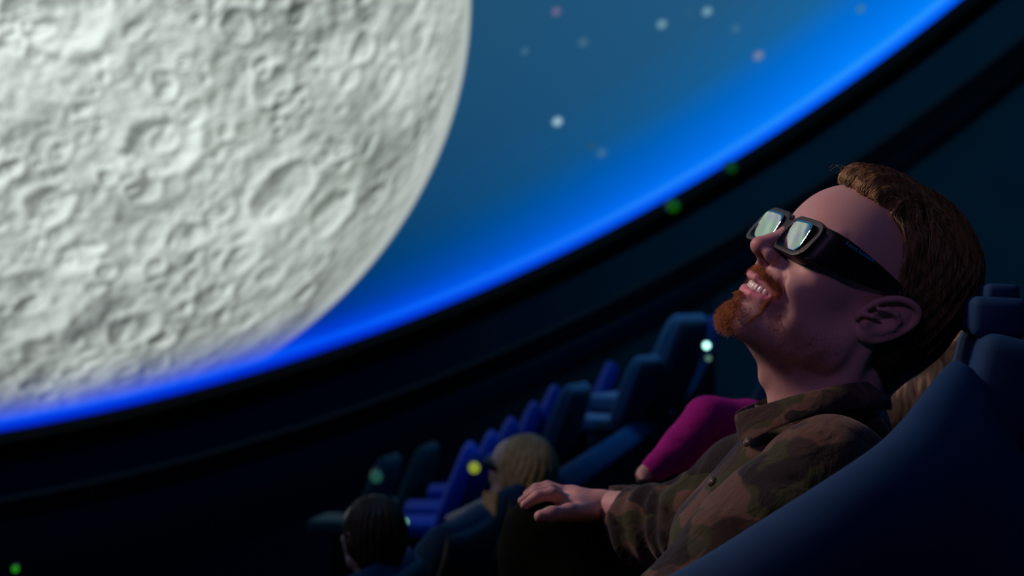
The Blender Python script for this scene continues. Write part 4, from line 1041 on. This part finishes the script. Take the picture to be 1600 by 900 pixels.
# long hair falling behind the man's neck: locks of their own shape
lk = []
for k in range(26):
    u = k / 25.; sx_ = 1372 + 128 * u; sy_ = 560 - 30 * u
    lk.append(spline([P(sx_, sy_, 2.28 + .02 * math.sin(k * 2.1)), P(sx_ - 2 + 8 * math.sin(k), sy_ + 40, 2.26), P(sx_ - 6 + 6 * math.sin(k * 1.7), sy_ + 85, 2.25), P(sx_ + 4 - 40 * u, sy_ + 125 - 55 * u, 2.27)], 14))
V_, Q_, T_3 = tubes(lk, [np.array([.010] * 12 + [.006, .003]) for _ in lk], 8); o_ = mesh_obj('hair_locks', V_, (Q_, T_3), M_blond, b3); o_['kind'] = 'stuff'
g_ = Sdf(P(1360, 690, 2.30) - np.array([.05, .05, .05]), P(1520, 520, 2.34) + np.array([.05, .08, .05]), .005)
g_.chain([P(1480, 540, 2.34), P(1425, 590, 2.33), P(1402, 635, 2.33), P(1405, 662, 2.33)], [.035, .055, .042, .020], .03)
g_.d += (.004 * np.sin((g_.grid()[..., 0] * 1.0 + g_.grid()[..., 2] * .25) * 260 + 3 * vnoise(g_.grid() * 12))).astype(np.float32)
p_, q_, t_ = g_.mesh(); mesh_obj('hair_fall', p_, (q_, t_), M_blond, b3)
# ================================================================ FLOOR, LEDGE, WALL, LAMPS
fv = []; ff = []
steps = [(9.0, .9), (1.9, .9), (1.9, -.0), (.95, -.0)]
xs = [(3.2, 1.0), (2.2, .57), (1.2, .0), (.0, -.0)]
prof = [(6, .0), (1.0, .0), (1.0, -.02)]
bm_f = bmesh.new()
lv = [(-12, -3.75), (-4.6, -3.75), (-4.6, -3.3), (-3.6, -3.3), (-3.6, -2.85), (-2.6, -2.85), (-2.6, -2.42), (-1.75, -2.42), (-1.75, -1.99), (-1.62, -1.99), (-1.62, -1.585), (-.42, -1.585), (-.42, -1.20), (-.10, -1.20), (-.10, -1.0), (2.2, -1.0), (2.2, -.55), (4.0, -.55)]
rows = [[bm_f.verts.new((x + .226 * y, y, z)) for (x, z) in lv] for y in (-3.0, 3.0, 9.0, 13.5)]
for i in range(3):
    for j in range(len(lv) - 1): bm_f.faces.new((rows[i][j], rows[i + 1][j], rows[i + 1][j + 1], rows[i][j + 1]))
fl = bm_obj('floor', bm_f, M_floor, None, False); tag(fl, kind='structure')
# ledge below the screen and the recessed lower wall
Vt, Ft = loft([circ(9.14, -.46), circ(9.05, -.50), circ(9.05, -.54), circ(9.20, -.60), circ(9.30, -.46), circ(9.14, -.46)], True, False)
ledge = mesh_obj('trim_2', Vt, Ft, plain('ledge_paint', lin(22, 40, 52), .6, .3), smooth=False); tag(ledge, kind='structure')
# dark stage panel and its edge on the far wall
def lamp(px_, py_, d_, r_, col_, st, label, glow=0):
    root = empty('aisle_lamp', tuple(P(px_, py_, d_)), label, 'lamp')
    b_ = bmesh.new(); bmesh.ops.create_uvsphere(b_, u_segments=16, v_segments=10, radius=r_); bm_obj('lens', b_, emit('lamp_glow', col_, st), root)
    b_ = bmesh.new(); bmesh.ops.create_cone(b_, cap_ends=True, segments=18, radius1=r_ * 1.25, radius2=r_ * 1.05, depth=r_ * 1.2)
    bmesh.ops.transform(b_, matrix=Matrix.Translation((0, r_ * 1.1, 0)) @ Matrix.Rotation(math.pi / 2, 4, 'X'), verts=b_.verts); bm_obj('housing', b_, M_shell, root)
    return root
lamp(1104, 540, 5.6, .014, (.45, 1.0, .85, 1), 2.2, 'small white-green aisle lamp glowing beside the bearded man\'s beard')
lamp(1107, 560, 5.6, .010, (.35, .75, .55, 1), .30, 'faint green lamp just below the white-green one')
lamp(741, 731, 6.0, .022, (.55, .70, .05, 1), .42, 'small yellow lamp just left of the fair-haired woman')
lamp(588, 745, 6.5, .026, (.06, .30, .22, 1), .22, 'dim teal lamp above the dark-haired child')
lamp(631, 816, 4.6, .013, (.35, 1.0, .85, 1), .9, 'bright teal lamp right of the dark-haired child')
lamp(24, 889, 6.0, .014, (.05, .6, .02, 1), .35, 'tiny green lamp in the bottom left corner')
lamp(1052, 322, 10.2, .045, (.02, .35, .01, 1), .16, 'dim green glow standing in for a reflection under the screen edge near the middle')  # green reflection on the rim, made as a glowing ball
lamp(1143, 262, 10.4, .040, (.01, .25, .03, 1), .14, 'dim green glow standing in for a reflection under the screen edge above the glasses')  # second rim reflection, also built as a glowing ball
# two pale seats far down below the dark wall
M_palef = fabric('pale_grey_fabric', lin(86, 104, 100), lin(104, 120, 112), 20, .9)
seatP = make_seat('theatre_seat', 'pale grey seat far off below the dark wall, left one of two', M_palef, None, False, M_palef)
for k, (px_, py_, d_) in enumerate([(612, 712, 8.0), (672, 694, 8.6)]):
    top_ = P(px_, py_, d_); sc_ = .6; loc = tuple(top_ + np.array([-.975, .22, 0]) * .39 * sc_ + np.array([0, 0, -1.02 * sc_]))
    if k == 0: seatP.location = loc; seatP.rotation_euler = (0, 0, SY); seatP.scale = (sc_,) * 3
    else: dup(seatP, loc, SY, 'pale grey seat far off below the dark wall, right one of two', None, sc_)
